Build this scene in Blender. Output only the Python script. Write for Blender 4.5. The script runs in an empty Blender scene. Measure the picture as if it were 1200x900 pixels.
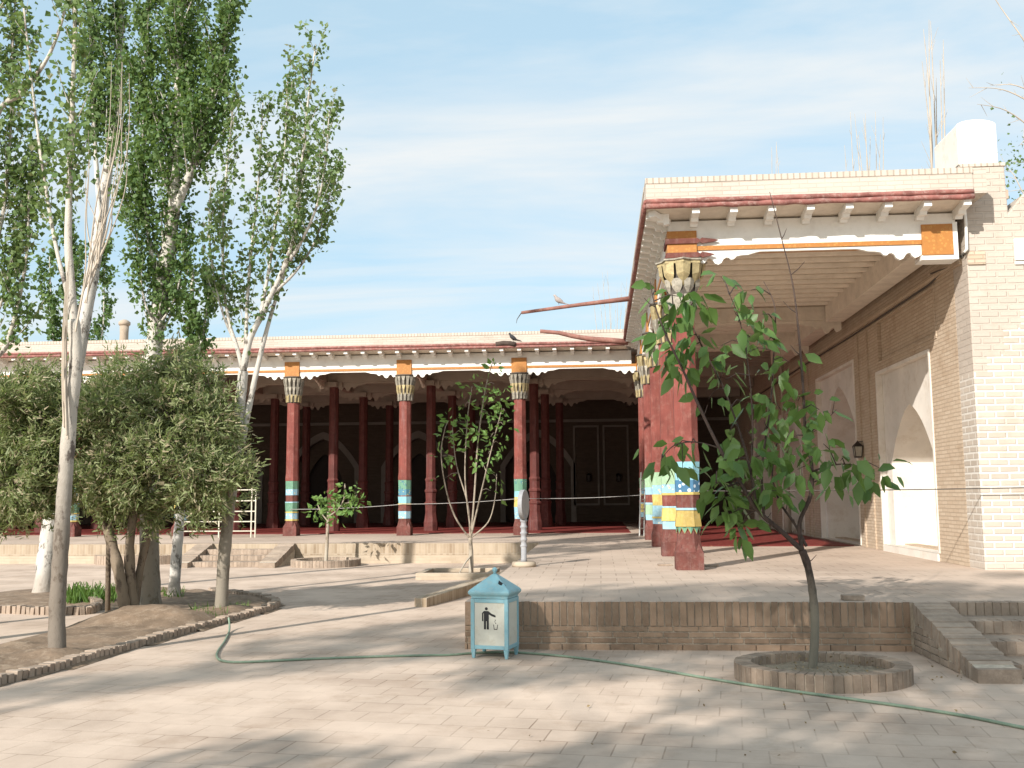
import bpy, math, random
import numpy as np
from mathutils import Vector, Matrix
from mathutils.geometry import tessellate_polygon

random.seed(7)
rng = np.random.default_rng(11)
scene = bpy.context.scene
COL = scene.collection

# ------------------------------------------------------------------ camera
W0, H0, FPX = 1200.0, 900.0, 1177.0
yaw, pit, rol = (math.radians(v) for v in (4.932, 6.386, 0.416))
fw = Vector((-math.sin(yaw) * math.cos(pit), math.cos(yaw) * math.cos(pit), math.sin(pit)))
r0 = Vector((math.cos(yaw), math.sin(yaw), 0))
u0 = r0.cross(fw)
rt = math.cos(rol) * r0 - math.sin(rol) * u0
up = math.sin(rol) * r0 + math.cos(rol) * u0
EYE = Vector((0, 0, 1.6))
cam_d = bpy.data.cameras.new("camera")
cam = bpy.data.objects.new("camera", cam_d)
COL.objects.link(cam)
m = Matrix((rt, up, -fw)).transposed().to_4x4()
m.translation = EYE
cam.matrix_world = m
cam_d.sensor_width = 36.0
cam_d.lens = FPX / W0 * 36.0
cam_d.clip_end = 3000
scene.camera = cam


def ray(px, py):
    return fw + rt * ((px - 600) / FPX) - up * ((py - 450) / FPX)


def aty(px, py, Y):
    v = ray(px, py)
    return EYE + v * (Y / v.y)


def atz(px, py, z=0.0):
    v = ray(px, py)
    return EYE + v * ((z - 1.6) / v.z)


# ------------------------------------------------------------------ mesh builder
class MB:
    def __init__(s):
        s.v, s.f = [], []

    def add(s, vs, fs):
        n = len(s.v)
        s.v += [tuple(p) for p in vs]
        s.f += [tuple(i + n for i in f) for f in fs]
        return s

    def box(s, x0, x1, y0, y1, z0, z1):
        vs = [(x, y, z) for z in (z0, z1) for y in (y0, y1) for x in (x0, x1)]
        return s.add(vs, [(0, 2, 3, 1), (4, 5, 7, 6), (0, 1, 5, 4), (2, 6, 7, 3), (0, 4, 6, 2), (1, 3, 7, 5)])

    def hexa(s, bot, top):
        vs = list(bot) + list(top)
        return s.add(vs, [(3, 2, 1, 0), (4, 5, 6, 7), (0, 1, 5, 4), (1, 2, 6, 5), (2, 3, 7, 6), (3, 0, 4, 7)])

    def obox(s, c, ax, ay, az):
        c, ax, ay, az = Vector(c), Vector(ax), Vector(ay), Vector(az)
        bot = [c - ax - ay - az, c + ax - ay - az, c + ax + ay - az, c - ax + ay - az]
        top = [p + 2 * az for p in bot]
        return s.hexa(bot, top)

    def tube(s, pts, rad, n=8, caps=True):
        pts = [Vector(p) for p in pts]
        if not hasattr(rad, '__len__'):
            rad = [rad] * len(pts)
        vs, fs = [], []
        ref = Vector((0.123, 0.97, 0.2))
        for i, p in enumerate(pts):
            t = (pts[min(i + 1, len(pts) - 1)] - pts[max(i - 1, 0)]).normalized()
            if abs(t.dot(ref)) > 0.95:
                ref = Vector((0.9, 0.1, 0.3))
            a = t.cross(ref).normalized()
            b = t.cross(a)
            for k in range(n):
                th = 2 * math.pi * k / n
                vs.append(p + (a * math.cos(th) + b * math.sin(th)) * rad[i])
        for i in range(len(pts) - 1):
            for k in range(n):
                k2 = (k + 1) % n
                fs.append((i * n + k, i * n + k2, (i + 1) * n + k2, (i + 1) * n + k))
        if caps:
            fs.append(tuple(range(n - 1, -1, -1)))
            fs.append(tuple(range((len(pts) - 1) * n, len(pts) * n)))
        return s.add(vs, fs)

    def lathe(s, prof, n=8, c=(0, 0), phase=None, caps=True):
        ph = math.pi / n if phase is None else phase
        vs, fs = [], []
        for r, z in prof:
            for k in range(n):
                th = ph + 2 * math.pi * k / n
                vs.append((c[0] + r * math.cos(th), c[1] + r * math.sin(th), z))
        for i in range(len(prof) - 1):
            for k in range(n):
                k2 = (k + 1) % n
                fs.append((i * n + k, i * n + k2, (i + 1) * n + k2, (i + 1) * n + k))
        if caps:
            fs.append(tuple(range(n - 1, -1, -1)))
            fs.append(tuple(range((len(prof) - 1) * n, len(prof) * n)))
        return s.add(vs, fs)

    def plate(s, loops, fn, d0, d1):
        """solid plate: loops[0] outer, rest holes (2-D); fn(a,b,d)->xyz; walls between d0 and d1"""
        L = [[Vector((a, b, 0)) for a, b in lp] for lp in loops]
        tris = tessellate_polygon(L)
        flat = [p for lp in L for p in lp]
        n = len(flat)
        vs = [fn(p.x, p.y, d0) for p in flat] + [fn(p.x, p.y, d1) for p in flat]
        fs = [tuple(t) for t in tris] + [tuple(i + n for i in reversed(t)) for t in tris]
        o = 0
        for lp in L:
            k = len(lp)
            for i in range(k):
                j = (i + 1) % k
                fs.append((o + i, o + j, o + j + n, o + i + n))
            o += k
        return s.add(vs, fs)

    def build(s, name, mat, parent=None, off=(0, 0, 0), smooth=False, bevel=0.0, fixn=True):
        me = bpy.data.meshes.new(name)
        o = Vector(off)
        me.from_pydata([(a - o.x, b - o.y, c - o.z) for a, b, c in s.v], [], s.f)
        if fixn:
            import bmesh
            bm = bmesh.new()
            bm.from_mesh(me)
            bmesh.ops.recalc_face_normals(bm, faces=bm.faces)
            bm.to_mesh(me)
            bm.free()
        if smooth:
            me.polygons.foreach_set('use_smooth', [True] * len(me.polygons))
        me.materials.append(mat)
        ob = bpy.data.objects.new(name, me)
        COL.objects.link(ob)
        if parent is not None:
            ob.parent = parent
        else:
            ob.location = o
        if bevel:
            b = ob.modifiers.new('bevel', 'BEVEL')
            b.width, b.segments, b.limit_method = bevel, 2, 'ANGLE'
        return ob


def thing(name, label, cat, loc=(0, 0, 0), group=None):
    o = bpy.data.objects.new(name, None)
    o.empty_display_size = 0.2
    COL.objects.link(o)
    o.location = loc
    return tag(o, label, cat, group)


def tag(o, label=None, cat=None, group=None, kind=None):
    if label: o['label'] = label
    if cat: o['category'] = cat
    if group: o['group'] = group
    if kind: o['kind'] = kind
    return o


# ------------------------------------------------------------------ materials
def nt(mat):
    mat.use_nodes = True
    t = mat.node_tree
    b = t.nodes['Principled BSDF']
    return t, t.nodes, t.links, b


def node(t, typ, **kw):
    n = t.nodes.new(typ)
    for k, v in kw.items():
        if k in n.inputs.keys():
            n.inputs[k].default_value = v
        else:
            setattr(n, k, v)
    return n


def mixc(t, fac, a, b, blend='MIX'):
    n = t.nodes.new('ShaderNodeMix')
    n.data_type = 'RGBA'
    n.blend_type = blend
    for sock, v in ((n.inputs[0], fac), (n.inputs[6], a), (n.inputs[7], b)):
        if hasattr(v, 'is_linked'):
            t.links.new(v, sock)
        elif isinstance(v, (int, float)):
            sock.default_value = v
        else:
            sock.default_value = (*v, 1)
    return n.outputs[2]


def ramp(t, src, p0, p1, c0=(0, 0, 0), c1=(1, 1, 1)):
    n = t.nodes.new('ShaderNodeValToRGB')
    n.color_ramp.elements[0].position, n.color_ramp.elements[1].position = p0, p1
    n.color_ramp.elements[0].color, n.color_ramp.elements[1].color = (*c0, 1), (*c1, 1)
    t.links.new(src, n.inputs[0])
    return n.outputs[0]


def noise(t, vec, scale, detail=4, rough=0.6):
    n = node(t, 'ShaderNodeTexNoise')
    n.inputs['Scale'].default_value = scale
    n.inputs['Detail'].default_value = detail
    n.inputs['Roughness'].default_value = rough
    t.links.new(vec, n.inputs['Vector'])
    return n.outputs[0]


def math_n(t, op, a, b=None):
    n = t.nodes.new('ShaderNodeMath')
    n.operation = op
    for s, v in ((n.inputs[0], a), (n.inputs[1], b)):
        if v is None: continue
        if hasattr(v, 'is_linked'): t.links.new(v, s)
        else: s.default_value = v
    return n.outputs[0]


def bump(t, b, h, strength=0.3, dist=0.01):
    n = node(t, 'ShaderNodeBump')
    n.inputs['Strength'].default_value = strength
    n.inputs['Distance'].default_value = dist
    t.links.new(h, n.inputs['Height'])
    t.links.new(n.outputs[0], b.inputs['Normal'])


def plain(name, col, rough=0.7, var=0.25, scale=6.0, dirt=None, dirt_amt=0.4, bumps=0.2, metal=0.0, island=0.0, fine=60.0, streak=0.0):
    m = bpy.data.materials.new(name)
    t, N, L, b = nt(m)
    tc = node(t, 'ShaderNodeTexCoord')
    n1 = noise(t, tc.outputs['Object'], scale, 5)
    dark = tuple(c * (1 - var) for c in col)
    light = tuple(min(1, c * (1 + var * 0.6)) for c in col)
    c = mixc(t, ramp(t, n1, 0.3, 0.7), dark, light)
    if island:
        g = node(t, 'ShaderNodeNewGeometry')
        hv = node(t, 'ShaderNodeHueSaturation')
        L.new(c, hv.inputs['Color'])
        v = math_n(t, 'MULTIPLY_ADD', g.outputs['Random Per Island'], island)
        v.node.inputs[2].default_value = 1 - island / 2
        L.new(v, hv.inputs['Value'])
        c = hv.outputs[0]
    if dirt:
        n2 = noise(t, tc.outputs['Object'], scale * 2.3, 8, 0.75)
        f = math_n(t, 'MULTIPLY', ramp(t, n2, 0.5, 0.68), dirt_amt)
        c = mixc(t, f, c, dirt)
    if streak:      # vertical cracks and wear in old painted timber
        mp = node(t, 'ShaderNodeMapping'); mp.inputs['Scale'].default_value = (1, 1, 0.07)
        L.new(tc.outputs['Object'], mp.inputs['Vector'])
        n3 = noise(t, mp.outputs[0], 34.0, 5, 0.7)
        c = mixc(t, math_n(t, 'MULTIPLY', ramp(t, n3, 0.56, 0.66), streak), c, tuple(v * 0.45 for v in col))
        n4 = noise(t, mp.outputs[0], 13.0, 5, 0.7)
        c = mixc(t, math_n(t, 'MULTIPLY', ramp(t, n4, 0.55, 0.72), streak * .7), c, tuple(min(1, v * 0.6 + .14) for v in col))
    L.new(c, b.inputs['Base Color'])
    b.inputs['Roughness'].default_value = rough
    b.inputs['Metallic'].default_value = metal
    b.inputs['Specular IOR Level'].default_value = 0.3
    if bumps:
        bump(t, b, noise(t, tc.outputs['Object'], fine, 6, 0.7), bumps, 0.01)
    return m


def brick(name, c1, c2, mortar, bw=0.25, bh=0.065, ms=0.006, mode='wall', offset=0.5, dust=None, dust_amt=0.5, dust_scale=0.7,
          rot=0.0, white=None, bstr=0.5, stain=None):
    m = bpy.data.materials.new(name)
    t, N, L, b = nt(m)
    tc = node(t, 'ShaderNodeTexCoord')
    obj = tc.outputs['Object']
    if mode == 'floor':
        mp = node(t, 'ShaderNodeMapping')
        mp.inputs['Rotation'].default_value = (0, 0, rot)
        L.new(obj, mp.inputs['Vector'])
        wob = noise(t, obj, 1.3, 3)
        vec = mixc(t, 0.012, mp.outputs[0], wob, 'ADD')
    else:
        sp = node(t, 'ShaderNodeSeparateXYZ')
        L.new(obj, sp.inputs[0])
        g = node(t, 'ShaderNodeNewGeometry')
        sn = node(t, 'ShaderNodeSeparateXYZ')
        L.new(g.outputs['True Normal'], sn.inputs[0])
        isx = math_n(t, 'GREATER_THAN', math_n(t, 'ABSOLUTE', sn.outputs[0]), 0.7)
        isz = math_n(t, 'GREATER_THAN', math_n(t, 'ABSOLUTE', sn.outputs[2]), 0.8)
        mx = node(t, 'ShaderNodeMix'); L.new(isx, mx.inputs[0]); L.new(sp.outputs[0], mx.inputs[2]); L.new(sp.outputs[1], mx.inputs[3])
        mz = node(t, 'ShaderNodeMix'); L.new(isz, mz.inputs[0]); L.new(sp.outputs[2], mz.inputs[2]); L.new(sp.outputs[1], mz.inputs[3])
        cb = node(t, 'ShaderNodeCombineXYZ')
        if mode == 'soldier':
            L.new(mz.outputs[0], cb.inputs[0]); L.new(mx.outputs[0], cb.inputs[1])
        else:
            L.new(mx.outputs[0], cb.inputs[0]); L.new(mz.outputs[0], cb.inputs[1])
        wob = noise(t, obj, 4.0, 3)
        vec = mixc(t, 0.012, cb.outputs[0], wob, 'ADD')
    br = node(t, 'ShaderNodeTexBrick')
    L.new(vec, br.inputs['Vector'])
    br.offset = 0.0 if mode == 'soldier' else offset
    br.inputs['Scale'].default_value = 1.0
    br.inputs['Brick Width'].default_value = bw
    br.inputs['Row Height'].default_value = bh
    br.inputs['Mortar Size'].default_value = ms
    br.inputs['Mortar Smooth'].default_value = 0.3
    br.inputs['Bias'].default_value = 0.0
    br.inputs['Color1'].default_value = (*c1, 1)
    br.inputs['Color2'].default_value = (*c2, 1)
    br.inputs['Mortar'].default_value = (*mortar, 1)
    n1 = noise(t, obj, 9.0, 6, 0.7)
    if white is not None:      # lime pointing only on part of the wall: below a stepped, wandering line
        sp2 = node(t, 'ShaderNodeSeparateXYZ'); L.new(obj, sp2.inputs[0])
        xs = math_n(t, 'SNAP', sp2.outputs[0], 0.26)
        zs = math_n(t, 'SNAP', sp2.outputs[2], 0.13)
        lim = math_n(t, 'MULTIPLY', math_n(t, 'SUBTRACT', xs, white[0]), 1.15)
        zz = math_n(t, 'SUBTRACT', math_n(t, 'ADD', lim, white[1]), zs)
        up_ = math_n(t, 'GREATER_THAN', zz, 0.0)
        nz = noise(t, obj, 2.2, 3)
        lowz = math_n(t, 'ADD', sp2.outputs[2], math_n(t, 'MULTIPLY', nz, 0.6))
        lo_ = ramp(t, math_n(t, 'MULTIPLY', lowz, 0.25), 0.17, 0.27)
        msk = math_n(t, 'MULTIPLY', up_, lo_)
        mort = mixc(t, msk, mortar, (0.74, 0.71, 0.65))
        L.new(mort, br.inputs['Mortar'])
        ca = mixc(t, msk, c1, (0.44, 0.375, 0.31)); cb_ = mixc(t, msk, c2, (0.53, 0.46, 0.385))
        L.new(ca, br.inputs['Color1']); L.new(cb_, br.inputs['Color2'])
    c = mixc(t, math_n(t, 'MULTIPLY', n1, 0.7), br.outputs['Color'], tuple(v * 0.62 for v in c1), 'MIX')
    c = mixc(t, 0.55, br.outputs['Color'], c)
    if dust:
        n2 = noise(t, obj, dust_scale, 7, 0.62)
        f = math_n(t, 'MULTIPLY', ramp(t, n2, 0.36, 0.62), dust_amt)
        c = mixc(t, f, c, dust)
    if stain:
        n3 = noise(t, obj, dust_scale * 2.7, 8, 0.7)
        f = math_n(t, 'MULTIPLY', ramp(t, n3, 0.54, 0.70), 0.5)
        c = mixc(t, f, c, stain)
    L.new(c, b.inputs['Base Color'])
    b.inputs['Roughness'].default_value = 0.9
    b.inputs['Specular IOR Level'].default_value = 0.15
    h = math_n(t, 'SUBTRACT', math_n(t, 'MULTIPLY', noise(t, obj, 45.0, 6, 0.7), 0.5), br.outputs['Fac'])
    bump(t, b, h, bstr, 0.012)
    return m


def leafmat(name, c1, c2, trans=0.3, dead=None, dead_amt=0.0, rough=0.55):
    m = bpy.data.materials.new(name)
    t, N, L, b = nt(m)
    g = node(t, 'ShaderNodeNewGeometry')
    r = g.outputs['Random Per Island']
    c = mixc(t, r, c1, c2)
    if dead:
        wn = node(t, 'ShaderNodeTexWhiteNoise'); wn.noise_dimensions = '1D'
        L.new(r, wn.inputs['W'])
        f = math_n(t, 'LESS_THAN', wn.outputs[0], dead_amt)
        c = mixc(t, f, c, dead)
    L.new(c, b.inputs['Base Color'])
    b.inputs['Roughness'].default_value = rough
    b.inputs['Specular IOR Level'].default_value = 0.35
    tr = node(t, 'ShaderNodeBsdfTranslucent')
    L.new(mixc(t, 0.5, c, (0.25, 0.35, 0.05), 'MIX'), tr.inputs[0])
    mx = node(t, 'ShaderNodeMixShader')
    mx.inputs[0].default_value = trans
    L.new(b.outputs[0], mx.inputs[1]); L.new(tr.outputs[0], mx.inputs[2])
    L.new(mx.outputs[0], N['Material Output'].inputs[0])
    return m


def barkmat(name, pale, dark, brown, brown_top):
    m = bpy.data.materials.new(name)
    t, N, L, b = nt(m)
    tc = node(t, 'ShaderNodeTexCoord')
    mp = node(t, 'ShaderNodeMapping'); mp.inputs['Scale'].default_value = (1, 1, 0.6)
    L.new(tc.outputs['Object'], mp.inputs['Vector'])
    n1 = noise(t, mp.outputs[0], 7.0, 6, 0.72)
    n2 = noise(t, mp.outputs[0], 3.0, 4, 0.6)
    c = mixc(t, ramp(t, n2, 0.35, 0.7), pale, tuple(v * 0.72 for v in pale))
    c = mixc(t, ramp(t, n1, 0.525, 0.60), c, dark)
    sp = node(t, 'ShaderNodeSeparateXYZ'); L.new(tc.outputs['Object'], sp.inputs[0])
    zz = math_n(t, 'ADD', math_n(t, 'MULTIPLY', sp.outputs[2], 1.0 / max(brown_top, 0.01)), math_n(t, 'MULTIPLY', n1, 0.7))
    f = ramp(t, math_n(t, 'MULTIPLY', zz, 0.5), 0.45, 0.75, (1, 1, 1), (0, 0, 0))
    c = mixc(t, math_n(t, 'MULTIPLY', f, 0.8), c, brown)
    L.new(c, b.inputs['Base Color'])
    b.inputs['Roughness'].default_value = 0.85
    b.inputs['Specular IOR Level'].default_value = 0.2
    bump(t, b, noise(t, mp.outputs[0], 30.0, 6, 0.7), 0.5, 0.02)
    return m


def pattern(name, base, fg, scale=14.0, thr=0.5, third=None):
    """painted ornament: voronoi blossoms of fg on base"""
    m = bpy.data.materials.new(name)
    t, N, L, b = nt(m)
    tc = node(t, 'ShaderNodeTexCoord')
    v = node(t, 'ShaderNodeTexVoronoi'); v.inputs['Scale'].default_value = scale
    L.new(tc.outputs['Object'], v.inputs['Vector'])
    f = ramp(t, v.outputs['Distance'], thr * 0.5, thr * 0.6, (1, 1, 1), (0, 0, 0))
    c = mixc(t, f, base, fg)
    if third:
        f2 = ramp(t, v.outputs['Distance'], thr * 0.2, thr * 0.26, (1, 1, 1), (0, 0, 0))
        c = mixc(t, f2, c, third)
    n2 = noise(t, tc.outputs['Object'], 12.0, 7, 0.75)
    c = mixc(t, math_n(t, 'MULTIPLY', ramp(t, n2, 0.52, 0.7), 0.35), c, tuple(x * 0.5 for x in base))
    L.new(c, b.inputs['Base Color'])
    b.inputs['Roughness'].default_value = 0.6
    return m


RED = (0.195, 0.054, 0.042)
M = dict(
    ground=brick('paving', (0.42, 0.32, 0.25), (0.50, 0.395, 0.315), (0.22, 0.16, 0.115), 0.32, 0.32, 0.006, 'floor', 0.5, (0.60, 0.475, 0.38), 0.86, 0.8, math.radians(7.5), None, 0.35, (0.34, 0.245, 0.175)),
    tiles=brick('terrace_tiles', (0.41, 0.32, 0.255), (0.475, 0.38, 0.305), (0.20, 0.155, 0.12), 0.42, 0.42, 0.008, 'floor', 0.5, (0.565, 0.45, 0.362), 0.75, 0.5, 0.0, None, 0.35, (0.37, 0.29, 0.22)),
    steps=brick('step_bricks', (0.38, 0.31, 0.25), (0.44, 0.37, 0.30), (0.29, 0.24, 0.19), 0.25, 0.07, 0.006, 'floor', 0.5, (0.48, 0.42, 0.35), 0.5, 1.5, math.pi / 2, None, 0.4),
    brick_dark=plain('old_brick', (0.30, 0.205, 0.14), 0.9, 0.2, 5, (0.36, 0.285, 0.215), 0.5, 0.5, 0, 0.42),
    brick_pale=plain('kerb_brick', (0.335, 0.26, 0.20), 0.9, 0.22, 6, (0.43, 0.355, 0.285), 0.5, 0.5, 0, 0.4),
    brick_ring=plain('ring_brick', (0.29, 0.22, 0.165), 0.9, 0.25, 6, (0.38, 0.31, 0.245), 0.5, 0.5, 0, 0.4),
    mortar=plain('mortar', (0.50, 0.425, 0.335), 0.95, 0.25, 20, None, 0, 0.5),
    terrace_brick=brick('terrace_brick', (0.25, 0.18, 0.115), (0.46, 0.37, 0.275), (0.46, 0.38, 0.30), 0.24, 0.075, 0.006, 'soldier', 0, (0.50, 0.42, 0.32), 0.5, 1.0, 0, None, 0.5),
    terrace_brick2=brick('terrace_brick2', (0.38, 0.30, 0.215), (0.47, 0.385, 0.29), (0.42, 0.34, 0.26), 0.25, 0.065, 0.006, 'wall', 0.5, (0.52, 0.44, 0.34), 0.6, 1.0, 0, None, 0.5),
    wall_brick=brick('wall_brick', (0.50, 0.385, 0.28), (0.59, 0.48, 0.365), (0.42, 0.325, 0.24), 0.25, 0.062, 0.008, 'wall', 0.5, (0.54, 0.44, 0.335), 0.35, 0.8, 0, None, 1.0, (0.33, 0.23, 0.15)),
    front_brick=brick('front_brick', (0.46, 0.395, 0.335), (0.53, 0.46, 0.395), (0.49, 0.425, 0.36), 0.27, 0.10, 0.018, 'wall', 0.5, (0.54, 0.47, 0.40), 0.5, 0.8, 0, (2.45, 3.75), 0.9, (0.40, 0.32, 0.25)),
    parapet=brick('parapet_brick', (0.48, 0.415, 0.35), (0.55, 0.485, 0.42), (0.40, 0.335, 0.275), 0.25, 0.065, 0.006, 'wall', 0.5, (0.56, 0.495, 0.43), 0.5, 0.8, 0, None, 0.5),
    coping=brick('coping_brick', (0.51, 0.445, 0.375), (0.58, 0.51, 0.44), (0.38, 0.315, 0.255), 0.20, 0.09, 0.012, 'soldier', 0, None, 0, 1, 0, None, 0.6),
    shaded_brick=brick('shaded_brick', (0.095, 0.068, 0.05), (0.12, 0.088, 0.066), (0.11, 0.084, 0.066), 0.25, 0.065, 0.007, 'wall', 0.5, None, 0, 1, 0, None, 0.6),  # brick tone lowered to carry the shade inside the hall
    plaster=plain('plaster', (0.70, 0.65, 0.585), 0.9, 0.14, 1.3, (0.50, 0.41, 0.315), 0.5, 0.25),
    plaster_shaded=plain('shaded_plaster', (0.23, 0.20, 0.175), 0.9, 0.15, 1.6, (0.18, 0.15, 0.12), 0.4, 0.25),  # plaster darkened in its colour for the hall's interior shade
    cream=plain('cream_paint', (0.69, 0.615, 0.52), 0.8, 0.14, 3, (0.42, 0.34, 0.26), 0.35, 0.2),
    white=plain('white_paint', (0.76, 0.745, 0.70), 0.75, 0.08, 3, (0.5, 0.45, 0.38), 0.25, 0.15),
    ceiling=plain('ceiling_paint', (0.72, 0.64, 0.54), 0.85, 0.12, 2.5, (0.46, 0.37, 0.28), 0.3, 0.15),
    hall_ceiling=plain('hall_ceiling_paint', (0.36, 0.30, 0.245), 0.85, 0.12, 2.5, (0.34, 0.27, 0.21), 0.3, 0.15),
    orange=pattern('orange_ornament', (0.38, 0.155, 0.03), (0.43, 0.21, 0.045), 17.0, 0.6, (0.36, 0.13, 0.04)),
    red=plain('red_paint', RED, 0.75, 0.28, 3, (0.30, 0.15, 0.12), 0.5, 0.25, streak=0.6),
    red_shaded=plain('shaded_red_paint', (0.115, 0.032, 0.027), 0.7, 0.3, 4, (0.17, 0.08, 0.06), 0.4, 0.25, streak=0.5),  # column red with the inner rows' shade put into the colour
    red_base=plain('worn_red_paint', (0.145, 0.048, 0.038), 0.8, 0.35, 5, (0.23, 0.15, 0.12), 0.5, 0.35, streak=0.5),
    fascia=plain('fascia_paint', (0.26, 0.105, 0.088), 0.8, 0.4, 7, (0.40, 0.28, 0.24), 0.8, 0.4),
    log=plain('weathered_red_log', (0.26, 0.12, 0.095), 0.8, 0.3, 5, (0.36, 0.24, 0.19), 0.6, 0.4),
    log_dark=plain('dark_wood', (0.07, 0.05, 0.04), 0.85, 0.3, 8, (0.15, 0.10, 0.08), 0.5, 0.4),
    cap_stone=plain('capital_paint', (0.34, 0.31, 0.25), 0.7, 0.35, 16, (0.10, 0.09, 0.08), 0.5, 0.3, 0, 0.35),
    cap_yellow=plain('capital_yellow', (0.42, 0.34, 0.18), 0.7, 0.3, 16, (0.18, 0.15, 0.10), 0.6, 0.3, 0, 0.35),
    cap_core=plain('capital_core', (0.10, 0.085, 0.07), 0.85, 0.3, 10, None, 0, 0.2),
    lblue=plain('light_blue_paint', (0.23, 0.47, 0.54), 0.6, 0.2, 8, (0.5, 0.62, 0.63), 0.3, 0.2, streak=0.45),
    pblue=plain('pale_blue_paint', (0.30, 0.50, 0.58), 0.6, 0.15, 8, (0.6, 0.66, 0.65), 0.3, 0.2, streak=0.45),
    green=plain('green_paint', (0.12, 0.25, 0.165), 0.6, 0.25, 9, (0.28, 0.42, 0.33), 0.4, 0.2, streak=0.45),
    pgreen=plain('pale_green_paint', (0.31, 0.46, 0.29), 0.6, 0.15, 8, (0.55, 0.62, 0.50), 0.3, 0.2, streak=0.45),
    yellow=plain('yellow_paint', (0.55, 0.42, 0.13), 0.6, 0.2, 8, (0.66, 0.56, 0.32), 0.4, 0.2, streak=0.45),
    ochre=plain('ochre_paint', (0.42, 0.30, 0.09), 0.65, 0.25, 8, (0.52, 0.42, 0.2), 0.4, 0.2, streak=0.45),
    flower_blue=pattern('blue_flower_paint', (0.05, 0.15, 0.26), (0.55, 0.62, 0.68), 11.0, 0.55),
    flower_teal=pattern('teal_flower_paint', (0.08, 0.22, 0.30), (0.45, 0.50, 0.20), 16.0, 0.5, (0.5, 0.15, 0.05)),
    flower_pale=pattern('pale_flower_paint', (0.26, 0.44, 0.54), (0.55, 0.55, 0.45), 13.0, 0.55, (0.62, 0.5, 0.1)),
    flower_green=pattern('green_flower_paint', (0.13, 0.28, 0.19), (0.06, 0.17, 0.20), 9.0, 0.6, (0.45, 0.52, 0.25)),
    carpet=pattern('red_carpet', (0.17, 0.022, 0.018), (0.26, 0.10, 0.05), 9.0, 0.4),
    soil=plain('soil', (0.22, 0.155, 0.105), 0.95, 0.35, 3, (0.36, 0.28, 0.205), 0.8, 0.9, 0, 0, 25),
    grit=plain('dry_soil', (0.26, 0.21, 0.15), 0.95, 0.4, 20, (0.42, 0.37, 0.28), 0.7, 1.0),
    grass=leafmat('grass_blades', (0.05, 0.12, 0.02), (0.12, 0.20, 0.04), 0.3),
    poplar=leafmat('poplar_leaf', (0.09, 0.165, 0.055), (0.205, 0.28, 0.11), 0.4, (0.22, 0.22, 0.12), 0.05),
    poplar_dense=leafmat('dense_poplar_leaf', (0.065, 0.135, 0.04), (0.155, 0.235, 0.08), 0.38),
    juniper=leafmat('juniper_spray', (0.15, 0.20, 0.075), (0.36, 0.385, 0.20), 0.42, (0.44, 0.37, 0.25), 0.2),
    walnut=leafmat('broad_leaf', (0.05, 0.115, 0.028), (0.13, 0.225, 0.06), 0.3, None, 0, 0.42),
    young=leafmat('young_leaf', (0.10, 0.22, 0.05), (0.20, 0.31, 0.09), 0.35),
    bark=barkmat('poplar_bark', (0.52, 0.475, 0.41), (0.12, 0.10, 0.085), (0.12, 0.093, 0.07), 2.0),  # brown lower bark, darkened further for the dappled shade on it
    bark_mid=barkmat('mottled_poplar_bark', (0.58, 0.54, 0.48), (0.13, 0.11, 0.09), (0.17, 0.14, 0.10), 2.4),
    bark_white=barkmat('pale_poplar_bark', (0.60, 0.565, 0.51), (0.16, 0.14, 0.12), (0.36, 0.31, 0.26), 0.4),
    bark_brown=barkmat('juniper_bark', (0.23, 0.18, 0.13), (0.07, 0.05, 0.04), (0.20, 0.155, 0.11), 0.6),
    bark_dark=barkmat('sapling_bark', (0.085, 0.06, 0.05), (0.04, 0.03, 0.025), (0.24, 0.22, 0.17), 0.8),
    bark_grey=barkmat('young_bark', (0.36, 0.30, 0.235), (0.15, 0.12, 0.09), (0.42, 0.37, 0.30), 0.4),
    twig=plain('dead_twig', (0.47, 0.40, 0.32), 0.85, 0.2, 5, None, 0, 0.2),
    bin_blue=plain('bin_blue_paint', (0.235, 0.44, 0.50), 0.45, 0.12, 9, (0.36, 0.42, 0.40), 0.5, 0.2),
    bin_panel=plain('bin_panel_paint', (0.58, 0.575, 0.50), 0.5, 0.1, 4, (0.40, 0.36, 0.26), 0.5, 0.1),
    black=plain('black_paint', (0.022, 0.022, 0.024), 0.5, 0.1, 6, None, 0, 0.05),
    hose=plain('green_hose', (0.20, 0.265, 0.19), 0.5, 0.15, 9, (0.40, 0.40, 0.33), 0.3, 0.1),
    grey=plain('grey_paint', (0.29, 0.29, 0.30), 0.6, 0.12, 7, (0.5, 0.47, 0.42), 0.3, 0.15),
    cream_metal=plain('cream_metal', (0.62, 0.58, 0.47), 0.5, 0.15, 8, (0.35, 0.25, 0.16), 0.3, 0.1),
    rope=plain('pale_rope', (0.42, 0.40, 0.38), 0.8, 0.2, 10, None, 0, 0.1),
    cable=plain('dark_cable', (0.08, 0.07, 0.06), 0.7, 0.2, 10, None, 0, 0.1),
    iron=plain('dark_iron', (0.06, 0.05, 0.045), 0.5, 0.2, 10, None, 0, 0.1, 0.6),
    glass_old=plain('lantern_glass', (0.35, 0.32, 0.26), 0.25, 0.15, 10, None, 0, 0.05),
    dark_door=plain('dark_door', (0.035, 0.026, 0.022), 0.8, 0.2, 4, None, 0, 0.2),
    mud=plain('mud_plaster', (0.40, 0.32, 0.245), 0.95, 0.2, 2, (0.3, 0.22, 0.16), 0.4, 0.6),
    litter=leafmat('dry_leaf', (0.16, 0.10, 0.05), (0.30, 0.22, 0.12), 0.1),
    dove=plain('dove_feather', (0.36, 0.31, 0.29), 0.8, 0.2, 30, None, 0, 0.1),
    dove_dark=plain('dark_feather', (0.04, 0.04, 0.045), 0.8, 0.2, 30, None, 0, 0.1),
)

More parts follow.
